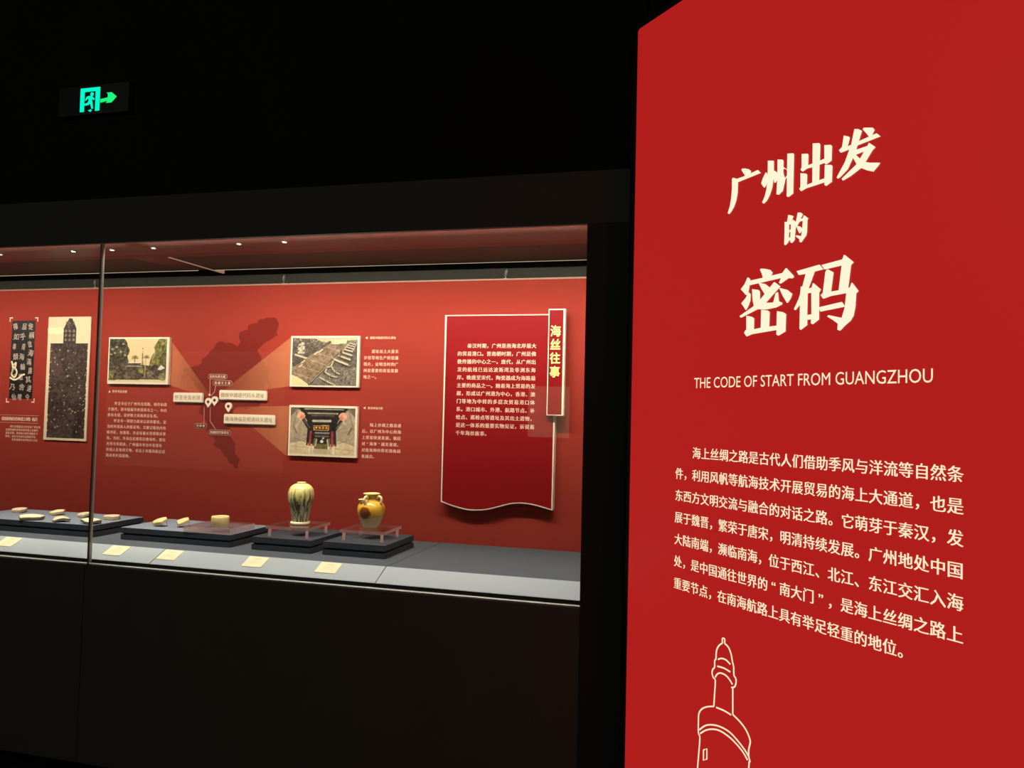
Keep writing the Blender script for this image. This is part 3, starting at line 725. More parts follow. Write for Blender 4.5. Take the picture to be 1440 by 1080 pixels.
# timber slipway excavation
p = Picture(104, 80, (128, 114, 96))
p.poly([(0, 0), (1, 0), (1, .14), (.62, .14), (.55, .10), (.30, .05)], (196, 180, 142)); p.poly([(.75, .08), (.95, .05), (1, .05), (1, .2), (.72, .18)], (120, 112, 86))
p.poly([(.64, .05), (.84, .04), (.83, .12), (.65, .14)], (222, 208, 160))
p.poly([(0, .02), (.36, .02), (.48, .12), (.46, .20), (.2, .42), (0, .52)], (84, 72, 62))
p.line(.02, .55, .58, .10, .028, (70, 60, 50)); p.line(.02, .60, .50, .24, .014, (58, 50, 42)); p.line(.05, .36, .24, .44, .018, (206, 190, 158))
rng = np.random.default_rng(4)
for k in range(26): p.disc(.08 + .10 * rng.random(), .11 + .22 * rng.random(), .018, .022, (214, 202, 176), .75)
for k in range(90): p.disc(.02 + .42 * rng.random(), .03 + .32 * rng.random() * rng.random(), .010, .010, (150, 134, 112), .6)
p.poly([(0, .74), (.14, .52), (.52, .18), (.80, .22), (.76, .36), (.28, .99), (.18, .92)], (134, 110, 86))
for k in range(5): p.line(.02 + .13 * k, .74 - .135 * k, .36 + .125 * k, .88 - .135 * k, .007, (178, 152, 118))
for a_, b_ in ((.15, .53), (.11, .62), (.35, .35), (.42, .30)): p.line(a_, b_, a_ + .05, b_ - .05, .012, (216, 202, 172))
p.line(.28, .98, .76, .30, .022, (48, 38, 32)); p.line(.28, .965, .74, .33, .006, (212, 194, 160))
p.poly([(.30, .98), (.62, .52), (1, .60), (1, 1), (.30, 1)], (112, 102, 92))
p.poly([(.74, .34), (.80, .22), (.88, .14), (.98, .10), (1, .2), (1, .62), (.86, .66), (.60, .54)], (92, 82, 70))
for x0_, y0_, x1_, y1_ in ((.885, .12, .955, .14), (.865, .16, .945, .185), (.845, .20, .935, .235), (.815, .25, .925, .29), (.775, .31, .915, .37), (.735, .385, .905, .465), (.655, .455, .885, .575)):
    wd = .010 + (y1_ - y0_) * .09
    p.line(x0_, y0_ + .022, x1_, y1_ + .030, wd * 1.3, (44, 37, 32)); p.line(x0_, y0_, x1_, y1_, wd, (202, 186, 156))
p.line(.925, .30, .985, .12, .009, (186, 170, 142)); p.line(.765, .31, .87, .13, .009, (176, 160, 134)); p.line(.74, .40, .77, .31, .010, (70, 60, 50)); p.line(.88, .58, .93, .40, .010, (60, 52, 44))
for pts in (((.64, .50), (.61, .60), (.66, .70), (.74, .76)), ((.52, .72), (.56, .62), (.60, .61)), ((.52, .72), (.62, .80), (.70, .82)), ((.45, .84), (.56, .92), (.68, .99))):
    for q0, q1 in zip(pts, pts[1:]):
        p.line(q0[0], q0[1] + .022, q1[0], q1[1] + .022, .020, (52, 44, 38)); p.line(q0[0], q0[1], q1[0], q1[1], .015, (196, 182, 152))
for k in range(160): p.disc(.55 + .44 * rng.random(), .62 + .36 * rng.random(), .008, .009, (168, 156, 136), .5)
for k in range(60): p.disc(.5 + .48 * rng.random(), .58 + .4 * rng.random(), .012, .012, (66, 58, 50), .5)
p.poly([(0, .78), (.08, .82), (.16, .88), (.28, 1), (0, 1)], (232, 208, 156))
p.noise(26, 1.6, 11, np.clip((200 - p.lum()) / 60, 0, 1)); p.noise(16, 4, 12, np.clip((200 - p.lum()) / 60, 0, 1))
photo_board('cream-bordered photo of an excavated timber floor, above the temple hall photo', 'photo board', -2.127, -1.745, 1.660, 1.917, p, (.010, .012, .008, .008))

# temple interior
p = Picture(104, 76, (176, 158, 132))
p.poly([(0, 0), (1, 0), (1, .2), (.9, .05), (.1, .05), (0, .2)], (112, 96, 78))
p.poly([(0, .78), (.3, .70), (.72, .70), (1, .80), (1, 1), (0, 1)], (222, 200, 158))
p.poly([(.12, 0), (.90, 0), (.74, .28), (.70, .48), (.70, .78), (.28, .78), (.28, .48), (.26, .28)], (34, 27, 24))
p.line(.22, .03, .82, .03, .010, (200, 184, 152)); p.line(.28, .12, .73, .12, .017, (206, 194, 168))
for k in range(22): p.line(.29 + .02 * k, .10, .285 + .02 * k, .14, .004, (60, 48, 40))
p.line(.33, .17, .68, .17, .006, (150, 138, 116)); p.line(.36, .285, .62, .28, .026, (196, 190, 168))
p.poly([(.36, .38), (.61, .37), (.60, .48), (.37, .49)], (206, 156, 84)); p.poly([(.375, .395), (.595, .388), (.588, .467), (.385, .474)], (74, 44, 22))
for k in range(4): p.disc(.41 + .052 * k, .43, .016, .024, (222, 170, 70))
p.line(.40, .54, .60, .54, .020, (150, 140, 130)); p.line(.40, .61, .60, .61, .016, (128, 118, 108))
p.poly([(.38, .66), (.62, .66), (.64, .88), (.36, .88)], (116, 104, 66)); p.poly([(.42, .66), (.58, .66), (.58, .78), (.42, .78)], (40, 36, 30)); p.disc(.5, .72, .025, .03, (232, 226, 206)); p.disc(.52, .65, .018, .02, (214, 206, 190))
p.line(.42, .68, .40, .82, .010, (226, 214, 186)); p.line(.585, .68, .60, .82, .010, (226, 214, 186))
for x in (.315, .645):
    p.line(x + .012, .52, x - .004 if x < .5 else x + .014, .82, .024, (168, 62, 62)); p.line(x + .045, .55, x + .045, .80, .008, (70, 44, 62))
for x0_, x1_ in ((.20, .30), (.80, .70)): p.line(x0_, .25, x1_, .46, .030, (32, 26, 24)); p.line(x0_ + .012, .27, x1_ + .01, .44, .008, (122, 112, 102))
for x0_, x1_ in ((.285, .27), (.70, .715)): p.line(x0_, .48, x1_, .80, .016, (38, 30, 28))
for x in (.31, .37, .61, .68): p.line(x, .84, x, .97, .022, (238, 222, 198))
p.poly([(.38, .88), (.62, .88), (.64, .97), (.36, .97)], (206, 186, 148))
for x, s in ((.165, 1), (.815, -1)):
    p.disc(x, .18, .062, .085, (236, 178, 146)); p.disc(x + .02 * s, .21, .035, .05, (206, 110, 90), .6); p.line(x, .26, x - .03 * s, .33, .008, (240, 214, 190))
p.line(.02, .5, .12, .36, .02, (214, 190, 160), .7); p.line(.06, .42, .10, .55, .014, (120, 60, 52), .7); p.line(.95, .42, .90, .56, .016, (88, 74, 60), .7); p.line(.98, .55, .9, .7, .012, (206, 186, 160), .8)
p.line(.05, .66, .30, .76, .006, (132, 116, 96)); p.line(.74, .76, .96, .66, .006, (136, 120, 98)); p.line(0, .84, .3, .86, .006, (180, 158, 122)); p.line(.7, .86, 1, .9, .006, (180, 158, 122))
p.line(.10, .05, .04, .5, .012, (146, 126, 104)); p.line(.90, .05, .98, .45, .012, (140, 122, 100))
p.noise(14, 1.8, 21); p.noise(12, 5, 22)
photo_board('cream-bordered photo of a temple hall with two round lanterns, right of the map', 'photo board', -2.124, -1.745, 1.312, 1.567, p, (.010, .012, .011, .011))

# tall stele rubbing on a cream sheet
p = Picture(70, 168, (236, 212, 176))
m_ = np.zeros((p.h, p.w), bool)
body = (p.x > .07) & (p.x < .955) & (p.y > .212) & (p.y < .985)
p.put(body, (66, 50, 44))
p.poly([(.375, .215), (.375, .09), (.43, .045), (.50, .008), (.56, .012), (.62, .05), (.665, .09), (.675, .215)], (58, 44, 40))
rng = np.random.default_rng(8)
for r_ in range(3):
    for c_ in range(3): p.disc(.425 + .095 * c_, .115 + .036 * r_, .030, .012, (150, 130, 116), .85)
for k in range(14): p.disc(.43 + .2 * rng.random(), .03 + .06 * rng.random(), .02, .006, (130, 112, 100), .6)
p.noise(30, 1.2, 31, body); p.noise(22, 2.4, 32, body); p.noise(14, 14, 33, body)
p.poly([(.10, .27), (.18, .27), (.48, .48), (.09, .56)], (104, 84, 76), .45)
for k in range(60): p.disc(.08 + .86 * rng.random(), .22 + .75 * rng.random(), .011 + .008 * rng.random(), .004 + .003 * rng.random(), (206, 188, 168), .8)
for k in range(9): p.disc(.5 + .02 * rng.random(), .475 + .01 * rng.random(), .02, .006, (196, 176, 150), .6)
for k in range(24):
    s_ = rng.random() > .5
    p.disc((.07 if s_ else .955) + .015 * (rng.random() - .5), .22 + .76 * rng.random(), .012, .006, (236, 212, 176))
photo_board('tall cream sheet with a dark speckled stele rubbing, left of the glass joint', 'stone rubbing', -3.660, -3.372, 1.342, 2.029, p, (.001, .001, .001, .001), .006, name='rubbing_sheet')

# crimson text board with waved foot and cream edge
YP = YW - 0.030
tb = empty('text_board', (-1.02, YW, 1.09))
tag(tb, 'large crimson text board with a waved bottom edge and cream outline', 'text board')
wave = smooth_line([(-1.286, 1.124), (-1.239, 1.109), (-1.194, 1.099), (-1.150, 1.092), (-1.098, 1.0935), (-1.054, 1.100), (-1.011, 1.112), (-0.956, 1.129), (-0.909, 1.136), (-0.858, 1.135), (-0.807, 1.126), (-0.748, 1.112)], 3)
outer = [(-1.289, 2.013)] + [(v.x, v.y) for v in wave] + [(-0.744, 2.013)]
outer = [(x - (.003 if x < -1.28 else 0), z) for x, z in outer]
L = lambda P: [(x + 1.02, z - 1.09) for x, z in P]
MB().prism(L(outer), 'y', -0.043, -0.0025).build('board', M['cream_edge'], tb)
inner = [(-1.2835, 2.0085)] + [(min(max(v.x, -1.2835), -0.7535), v.y + .0055) for v in wave] + [(-0.7535, 2.0085)]
flat_poly('face', [L(inner)], lambda a_, b_, l: (a_, -0.0436 - l, b_), M['crimson'], tb, 0.0)
lines = [S + S + '秦汉时期，广州是南海北岸最大', '的贸易港口。晋南朝时期，广州是佛', '教传播的中心之一。唐代，从广州出', '发的航线已远达波斯湾及非洲东海', '岸。晚唐至宋代，陶瓷器成为海路最',
         '主要的商品之一。随着海上贸易的发', '展，形成以广州港为中心，香港、澳', '门等地为中转的多层次贸易港口体', '系。港口城市、外港、航路节点、补', '给点、巡检点等遗址及其出土遗物，', '是这一体系的重要实物见证，诉说着', '千年海丝故事。']
dx = (1.225 - 0.840) / 16
for ln in (3, 7, 8): pass
text_mesh('board_text', [(c, x + 1.02, z - 1.09, sx, sy) for ln_i, ln in enumerate(lines) for (c, x, z, sx, sy) in grid_cells([ln], -1.225 + (dx * 16 / max(15, min(16, len(ln)))) / 2 if len(ln) >= 15 else -1.225 + dx / 2, 1.8655 - 0.03755 * ln_i, dx * 16 / max(15, min(16, len(ln))) if len(ln) >= 15 else dx, 0, dx * .95)],
          lambda a_, b_, l: (a_, -0.0442 - l, b_), M['print_cream'], tb, 0.0, 0.022, 2)

# narrow title strip that overlaps the board
st = empty('title_strip', (-0.7385, YW - 0.0445, 1.545))
tag(st, 'narrow upright crimson title strip with gold letters, lapping over the text board', 'title board')
MB().box(-.0405, .0385, -0.030, 0.0, 0.0, .488, bevel=.001).build('strip', M['cream_edge'], st)
MB().box(-.0360, .0290, -0.0306, -0.0298, .0050, .4825).build('face', M['crimson'], st)
for ch, z in zip('海丝往事', (1.931, 1.869, 1.807, 1.7445)):
    text_mesh('gold_character', [(ch, -.0055, z - 1.545 - .0205, .050, .054)], lambda a_, b_, l: (a_, -0.0330 - l, b_), M['gold'], st, 0.0, 0.026, 10)

# map plaques and pins
for word, x0, x1, z0, z1, lab in (('怀圣寺及光塔', -2.818, -2.637, 1.567, 1.6195, 'cream rounded map plaque left of the three pins'),
                                   ('德政中路唐代码头遗址', -2.539, -2.259, 1.585, 1.6365, 'long cream map plaque just right of the upper pins'),
                                   ('南海神庙及明清码头遗址', -2.506, -2.206, 1.461, 1.513, 'longest cream map plaque, below the lowest pin')):
    t = empty('map_plaque', ((x0 + x1) / 2, YW - .002, z0)); tag(t, lab, 'plaque', 'name plaques on the map')
    w, h = x1 - x0, z1 - z0
    MB().box(-w / 2, w / 2, -.016, 0, 0, h, bevel=.004).build('plate', M['cream_edge'], t)
    d = (w - .022) / len(word)
    text_mesh('plaque_text', grid_cells([word], -w / 2 + .011 + d / 2, h / 2, d, 0, d * .98), lambda a_, b_, l: (a_, -.0166 - l, b_), M['grey_ink'], t, 0.0, 0.012, 2)
for x, zc, zt, lab in ((-2.607, 1.574, 1.543, 'white teardrop map pin nearest the left plaque'), (-2.569, 1.583, 1.552, 'white teardrop map pin between the left and long plaques'), (-2.485, 1.553, 1.522, 'white teardrop map pin above the longest plaque')):
    t = empty('map_pin', (x, YW - .002, zt)); tag(t, lab, 'map pin', 'location pins on the map')
    r = .020
    out = [(r * math.cos(math.radians(a_)), zc - zt + r * math.sin(math.radians(a_))) for a_ in range(-25, 206, 11)] + [(0, 0)]
    hole = [(r * .40 * math.cos(math.radians(a_)), zc - zt + r * .40 * math.sin(math.radians(a_))) for a_ in range(0, 360, 20)]
    MB().prism(out, 'y', -.008, 0).build('body', M['cream_edge'], t)
    MB().prism(hole, 'y', -.0086, -.0078).build('eye', M['pill_ink'], t)

# ---------------------------------------------------------------- risers on the deck
ZD = 0.925
def riser(x0, x1, y0, y1, mt, label):
    t = empty('plinth_riser', ((x0 + x1) / 2, (y0 + y1) / 2, ZD + .0004)); tag(t, label, 'display riser', 'cloth-covered risers on the deck')
    w, d = (x1 - x0) / 2, (y1 - y0) / 2
    MB().box(-w, w, -d, d, 0, .024, bevel=.002).build('lower_slab', M['riser'], t)
    MB().box(-w + .008, w - .008, -d + .008, d - .008, .024, .030).build('groove', M['groove'], t)
    MB().box(-w, w, -d, d, .030, .0545, bevel=.002).build('upper_slab', M['riser'], t)
    MB().box(-w + .001, w - .001, -d + .001, d - .001, .0545, .056).build('top_cloth', mt, t)  # thin layer keeps the painted lit tone off the slab sides
    return t
riser(-3.62, -2.835, 3.075, 3.412, M['riser_lit'], 'wide slate riser left of the glass joint, carrying six sherds')
riser(-2.688, -2.107, 3.085, 3.405, M['riser_lit'], 'slate riser carrying two sherds and a yellow bowl fragment')
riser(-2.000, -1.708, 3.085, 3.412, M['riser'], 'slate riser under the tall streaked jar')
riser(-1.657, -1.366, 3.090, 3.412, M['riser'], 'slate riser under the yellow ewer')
ZR = ZD + .0568

# ---------------------------------------------------------------- clear acrylic stands
def clear_slab(name, x, y, z0, z1, parent):
    q_ = MB().box(-x, x, -y, y, z0, z1)
    for f in q_.bm.faces:
        f.normal_update(); f.material_index = 0 if abs(f.normal.z) > .5 else 1
    return q_.build(name, [M['acrylic'], M['acrylic_edge']], parent)

def acrylic_stand(cx, cy, w, d, h, label, rz):
    t = empty('acrylic_stand', (cx, cy, ZR), rz); tag(t, label, 'display stand', 'clear acrylic stands')
    clear_slab('top_plate', w / 2, d / 2, h - .013, h, t)
    for sx in (-1, 1):
        for sy in (-1, 1):
            x, y = sx * (w / 2 - .014), sy * (d / 2 - .014)
            MB().lathe([(0, .0003), (.009, .0003), (.009, .006), (.0065, .008), (.0065, h - .0135), (0, h - .0135)], 16, (x, y, 0)).build('foot', M['acrylic_edge'], t)
    return t

HS = .050
acrylic_stand(-1.840, 3.205, .208, .208, HS, 'clear acrylic stand on four feet under the tall streaked jar', .03)
acrylic_stand(-1.497, 3.232, .205, .205, HS, 'clear acrylic stand on four feet under the yellow ewer', .03)
t = empty('acrylic_block', (-2.232, 3.185, ZR), .03); tag(t, 'low clear acrylic block under the yellow bowl fragment', 'display stand')
clear_slab('block', .118, .100, 0.0004, .026, t)
# ---------------------------------------------------------------- ceramics
def glaze_jar():
    m = bpy.data.materials.new('streaked_green_glaze'); m.use_nodes = True
    nt = m.node_tree; b = nt.nodes['Principled BSDF']
    tc = nt.nodes.new('ShaderNodeTexCoord'); mp = nt.nodes.new('ShaderNodeMapping'); mp.inputs['Scale'].default_value = (105, 105, 9)
    n = nt.nodes.new('ShaderNodeTexNoise'); n.inputs['Scale'].default_value = 1.0; n.inputs['Detail'].default_value = 3
    sep = nt.nodes.new('ShaderNodeSeparateXYZ')
    r = nt.nodes.new('ShaderNodeValToRGB')      # streak strength
    r.color_ramp.elements[0].position = .46; r.color_ramp.elements[1].position = .55
    mr = nt.nodes.new('ShaderNodeMapRange')     # glaze thins towards the shoulder
    mr.inputs['From Min'].default_value = .185; mr.inputs['From Max'].default_value = .115
    mu = nt.nodes.new('ShaderNodeMath'); mu.operation = 'MULTIPLY'
    g = nt.nodes.new('ShaderNodeValToRGB')
    e = g.color_ramp.elements
    e[0].position = 0.0; e[0].color = (0.62, 0.55, 0.36, 1)
    e[1].position = 1.0; e[1].color = (0.88, 0.76, 0.28, 1)
    k = g.color_ramp.elements.new(.45); k.color = (0.42, 0.40, 0.26, 1)
    k = g.color_ramp.elements.new(.68); k.color = (0.78, 0.68, 0.25, 1)
    mr2 = nt.nodes.new('ShaderNodeMapRange'); mr2.inputs['From Min'].default_value = 0; mr2.inputs['From Max'].default_value = .18
    mx = nt.nodes.new('ShaderNodeMix'); mx.data_type = 'RGBA'; mx.inputs['B'].default_value = (0.085, 0.09, 0.035, 1)
    L = nt.links.new
    L(tc.outputs['Object'], mp.inputs[0]); L(mp.outputs[0], n.inputs['Vector']); L(tc.outputs['Object'], sep.inputs[0])
    L(n.outputs['Fac'], r.inputs[0]); L(sep.outputs['Z'], mr.inputs['Value']); L(sep.outputs['Z'], mr2.inputs['Value'])
    L(r.outputs[0], mu.inputs[0]); L(mr.outputs[0], mu.inputs[1]); L(mr2.outputs[0], g.inputs[0])
    L(mu.outputs[0], mx.inputs['Factor']); L(g.outputs[0], mx.inputs['A']); L(mx.outputs['Result'], b.inputs['Base Color'])
    b.inputs['Roughness'].default_value = .28
    return m


def glaze_ewer():
    m = bpy.data.materials.new('yellow_brown_glaze'); m.use_nodes = True
    nt = m.node_tree; b = nt.nodes['Principled BSDF']; L = nt.links.new
    tc = nt.nodes.new('ShaderNodeTexCoord'); sep = nt.nodes.new('ShaderNodeSeparateXYZ'); L(tc.outputs['Object'], sep.inputs[0])
    n = nt.nodes.new('ShaderNodeTexNoise'); n.inputs['Scale'].default_value = 28; n.inputs['Detail'].default_value = 3; L(tc.outputs['Object'], n.inputs['Vector'])
    # wavy glaze line
    ad = nt.nodes.new('ShaderNodeMath'); ad.operation = 'MULTIPLY_ADD'; ad.inputs[1].default_value = .03; L(n.outputs['Fac'], ad.inputs[0]); L(sep.outputs['Z'], ad.inputs[2])
    r = nt.nodes.new('ShaderNodeValToRGB'); L(ad.outputs[0], r.inputs[0])
    e = r.color_ramp.elements
    e[0].position = .062; e[0].color = (0.60, 0.48, 0.27, 1)
    e[1].position = .080; e[1].color = (0.78, 0.42, 0.035, 1)
    k = r.color_ramp.elements.new(.071); k.color = (0.50, 0.33, 0.07, 1)
    k = r.color_ramp.elements.new(.172); k.color = (0.60, 0.40, 0.06, 1)
    k = r.color_ramp.elements.new(.178); k.color = (0.88, 0.74, 0.30, 1)
    # brown patch below the spout
    vd = nt.nodes.new('ShaderNodeVectorMath'); vd.operation = 'DISTANCE'; vd.inputs[1].default_value = (-.006, -.066, .074); L(tc.outputs['Object'], vd.inputs[0])
    nd = nt.nodes.new('ShaderNodeMath'); nd.operation = 'MULTIPLY_ADD'; nd.inputs[1].default_value = .012; L(n.outputs['Fac'], nd.inputs[0]); L(vd.outputs['Value'], nd.inputs[2])
    r2 = nt.nodes.new('ShaderNodeValToRGB'); L(nd.outputs[0], r2.inputs[0])
    r2.color_ramp.elements[0].position = .034; r2.color_ramp.elements[0].color = (1, 1, 1, 1)
    r2.color_ramp.elements[1].position = .039; r2.color_ramp.elements[1].color = (0, 0, 0, 1)
    vd3 = nt.nodes.new('ShaderNodeVectorMath'); vd3.operation = 'DISTANCE'; vd3.inputs[1].default_value = (.066, -.006, .094); L(tc.outputs['Object'], vd3.inputs[0])
    r3 = nt.nodes.new('ShaderNodeValToRGB'); L(vd3.outputs['Value'], r3.inputs[0])
    r3.color_ramp.elements[0].position = .008; r3.color_ramp.elements[0].color = (.6, .6, .6, 1)
    r3.color_ramp.elements[1].position = .014; r3.color_ramp.elements[1].color = (0, 0, 0, 1)
    mx = nt.nodes.new('ShaderNodeMix'); mx.data_type = 'RGBA'; mx.inputs['B'].default_value = (0.22, 0.065, 0.012, 1)
    L(r2.outputs[0], mx.inputs['Factor']); L(r.outputs[0], mx.inputs['A'])
    mx2 = nt.nodes.new('ShaderNodeMix'); mx2.data_type = 'RGBA'; mx2.inputs['B'].default_value = (0.35, 0.14, 0.02, 1)
    L(r3.outputs[0], mx2.inputs['Factor']); L(mx.outputs['Result'], mx2.inputs['A']); L(mx2.outputs['Result'], b.inputs['Base Color'])
    b.inputs['Roughness'].default_value = .22
    return m


ZS = ZR + HS + .0003
jar = empty('jar', (-1.829, 3.200, ZS)); tag(jar, 'tall round-shouldered jar with green streaked glaze on an acrylic stand', 'jar')
MB().lathe([(0, .004), (.041, .004), (.042, .012), (.0435, .028), (.0490, .055), (.0570, .085), (.0635, .110), (.0660, .128), (.0655, .143), (.0615, .158), (.0525, .1705), (.041, .1785), (.030, .1825), (.0235, .184), (.0220, .1855), (.0222, .1875), (.0240, .1888), (.0236, .190),
            (.0195, .190), (.017, .188), (.017, .168), (0, .163)], 64).build('body', glaze_jar(), jar)
MB().lathe([(0, 0.0003), (.043, 0.0003), (.0495, .002), (.0505, .008), (.047, .0125), (.0405, .013)], 64).build('foot', mat('pale_unglazed_clay', (0.80, 0.72, 0.46, 1), .5, noise=.15, scale=60), jar)

ew = empty('ewer', (-1.506, 3.246, ZS)); tag(ew, 'squat yellow ewer with brown patch, short spout and loop lugs', 'ewer')
ew.scale = (.90, .90, .90); jar.scale = (.87, .87, .985)
eg = glaze_ewer()
MB().lathe([(0, .0005), (.038, .0005), (.040, .004), (.046, .018), (.056, .040), (.064, .062), (.0685, .083), (.067, .100), (.059, .116), (.047, .127), (.036, .132), (.030, .137), (.0285, .146), (.0305, .155), (.038, .161), (.0415, .1635), (.0415, .166),
            (.037, .166), (.028, .158), (.0235, .148), (.0235, .138), (0, .132)], 64).build('body', eg, ew)
gy = mat('pale_yellow_glaze', (0.90, 0.74, 0.38, 1), .25)
MB().tube([(-.584 * .046, -.80 * .046, .104), (-.584 * .052, -.80 * .052, .118), (-.584 * .0545, -.80 * .0545, .130), (-.584 * .0555, -.80 * .0555, .1385), (-.584 * .0557, -.80 * .0557, .1400)], [.0135, .0092, .0088, .0155, .0155], 14).build('spout', gy, ew)
def lug(ang, name='lug'):
    c, s = math.cos(ang), math.sin(ang)
    P = [(.032, .144), (.046, .153), (.058, .149), (.063, .135), (.055, .118)]
    Q = smooth_line([(p[0], p[1]) for p in P], 3)
    MB().tube([(v.x * c, v.x * s, v.y) for v in Q], .0060, 10).build(name, gy, ew)
lug(math.radians(-98)); lug(math.radians(-15)); lug(math.radians(130))

# sherds: thin curved fragments with a pale glazed face and a dark broken edge
M['sherd_cream'] = mat('cream_glaze', (0.86, 0.76, 0.45, 1), .45, noise=.15, scale=50)
M['sherd_green'] = mat('pale_green_glaze', (0.66, 0.64, 0.38, 1), .35, noise=.3, scale=40)
M['sherd_pink'] = mat('pinkish_slip', (0.80, 0.58, 0.40, 1), .6, noise=.2, scale=60)
M['sherd_yellow'] = mat('yellow_buff_glaze', (0.86, 0.66, 0.28, 1), .4, noise=.25, scale=55)
M['clay'] = mat('dark_broken_clay', (0.20, 0.155, 0.11, 1), .85, noise=.3, scale=90)
M['clay_pale'] = mat('pale_broken_clay', (0.55, 0.42, 0.24, 1), .85, noise=.3, scale=90)

def sherd(loc, w, d, th, dome, rz, tilt, seed, face, edge, label, corners=7, name='pottery_sherd'):
    rng = random.Random(seed)
    t = empty(name, loc, rz); tag(t, label, 'pottery sherd', 'pottery fragments on the risers')
    N = 42
    ang = sorted((2 * math.pi * (i + rng.uniform(-.28, .28)) / corners) for i in range(corners))
    rad = [rng.uniform(.82, 1.08) for _ in ang]
    def R(a):      # straight broken sides between corners
        for i in range(corners):
            a0, a1 = ang[i], ang[(i + 1) % corners] + (2 * math.pi if i == corners - 1 else 0)
            aa = a if a >= ang[0] else a + 2 * math.pi
            if a0 <= aa <= a1:
                p0 = Vector((math.cos(a0), math.sin(a0))) * rad[i]; p1 = Vector((math.cos(a1), math.sin(a1))) * rad[(i + 1) % corners]
                dv = Vector((math.cos(aa), math.sin(aa))); e = p1 - p0
                den = dv.x * e.y - dv.y * e.x
                return abs((p0.x * e.y - p0.y * e.x) / den) if abs(den) > 1e-6 else rad[i]
        return 1
    def H(x, y): return dome * (1 - (x * x * .55 + y * y)) + tilt * y * d
    bm = bmesh.new(); rings = []
    for f, top in ((0, 1), (.35, 1), (.7, 1), (.975, 1), (1.0, .86), (1.0, .10), (.95, 0), (.5, 0), (0, 0)):
        ring = []
        for k in range(1 if f == 0 else N):
            a_ = 2 * math.pi * k / N
            r_ = f * R(a_)
            x, y = r_ * math.cos(a_), r_ * math.sin(a_)
            jig = rng.uniform(-.03, .03) * th if 0 < top < 1 else 0
            ring.append(bm.verts.new((x * w / 2 + jig, y * d / 2 + jig, H(x, y) + th * top)))
        rings.append((ring, top))
    for (A, ta), (B, tb_) in zip(rings, rings[1:]):
        for k in range(N):
            vs_ = []
            for v in (A[k % len(A)], A[(k + 1) % len(A)], B[(k + 1) % len(B)], B[k % len(B)]):
                if v not in vs_: vs_.append(v)
            f = bm.faces.new(vs_); f.material_index = 0 if (ta == 1 and tb_ >= .78) else 1; f.smooth = ta == 1 and tb_ == 1
    zmin = min(v.co.z for v in bm.verts)
    for v in bm.verts: v.co.z -= zmin - .0004
    bmesh.ops.recalc_face_normals(bm, faces=bm.faces)
    top_bm = bm
    me = bpy.data.meshes.new('glazed_face'); top_bm.to_mesh(me); top_bm.free()
    # split: glazed face and broken body are separate parts
    for nm, keep, mt_ in (('glazed_face', 0, face), ('broken_body', 1, edge)):
        b2 = bmesh.new(); b2.from_mesh(me)
        bmesh.ops.delete(b2, geom=[f for f in b2.faces if f.material_index != keep], context='FACES')
        for f in b2.faces: f.material_index = 0
        m2 = bpy.data.meshes.new(nm); b2.to_mesh(m2); b2.free()
        link(nm, m2, mt_, t)
    bpy.data.meshes.remove(me)
    return t

z = ZR
sherd((-3.240, 3.118, z), .128, .115, .014, .014, .05, .02, 4, M['sherd_cream'], M['clay'], 'largest cream sherd, front left of the riser with six sherds')
sherd((-3.262, 3.300, z), .074, .080, .014, .003, .1, .06, 9, M['sherd_cream'], M['clay_pale'], 'small flat cream sherd behind the largest cream sherd', 5)
sherd((-3.058, 3.115, z), .084, .085, .011, .018, -.2, .02, 15, M['sherd_green'], M['clay'], 'pale green arched sherd, middle front of the riser with six sherds', 6)
sherd((-3.082, 3.295, z), .074, .085, .013, .010, .2, .03, 22, M['sherd_green'], M['clay_pale'], 'yellow-green sherd at the back, just left of the glass joint', 6)
sherd((-2.890, 3.120, z), .108, .085, .013, .016, .05, .0, 27, M['sherd_cream'], M['clay'], 'cream sherd with a dark underside behind the glass joint', 7)
sherd((-2.908, 3.275, z), .084, .080, .017, .003, -.05, .02, 35, M['sherd_pink'], M['clay_pale'], 'pinkish flat sherd at the back right corner of its riser', 6)
sherd((-3.500, 3.30, z), .080, .075, .014, .004, .1, .05, 41, M['sherd_pink'], M['clay_pale'], 'brownish sherd cut off by the left edge of the picture', 6)

def easel(loc, label, rz):
    t = empty('wire_easel', loc, rz); tag(t, label, 'easel', 'wire easels for sherds')
    for sx in (-.014, .014):
        MB().tube(smooth_line([(sx, -.026, .006), (sx, -.027, .0015), (sx, .0, .0015), (sx, .024, .0015), (sx, .017, .030)], 3), .0011, 8).build('wire_leg', M['lamp_metal'], t)
    MB().tube([(-.014, .017, .029), (.014, .017, .029)], .0011, 8).build('cross_wire', M['lamp_metal'], t)
    return t
for (x, y), sd, lab, lab2 in (((-2.549, 3.185), 51, 'narrow yellow-buff sherd leaning on a wire easel, left of its pair', 'wire easel under the left leaning sherd'),
                              ((-2.441, 3.205), 57, 'wider yellow-buff sherd leaning on a wire easel, next to the acrylic block', 'wire easel under the sherd next to the acrylic block')):
    t = sherd((x, y, z + .008), .076, .058, .015, .008, .15, .13, sd, M['sherd_yellow'], M['clay_pale'], lab, 6)
    t.rotation_euler = (math.radians(6), math.radians(-14), .1)
    easel((x, y, z), lab2, .1)

bw = empty('bowl_fragment', (-2.206, 3.150, ZR + .026)); tag(bw, 'round yellow-glazed bowl base fragment on a low acrylic block', 'bowl fragment')
prof = [(.0, .034), (.025, .034), (.031, .038), (.034, .044), (.0375, .044), (.0392, .039), (.0395, .022), (.038, .009), (.034, .0005), (0, .0005)]
MB().lathe(prof, 40).build('wall', M['sherd_yellow'], bw)
MB().lathe([(.016, .0342), (.017, .040), (.022, .0405), (.023, .0342)], 32).build('foot_ring', M['clay_pale'], bw)

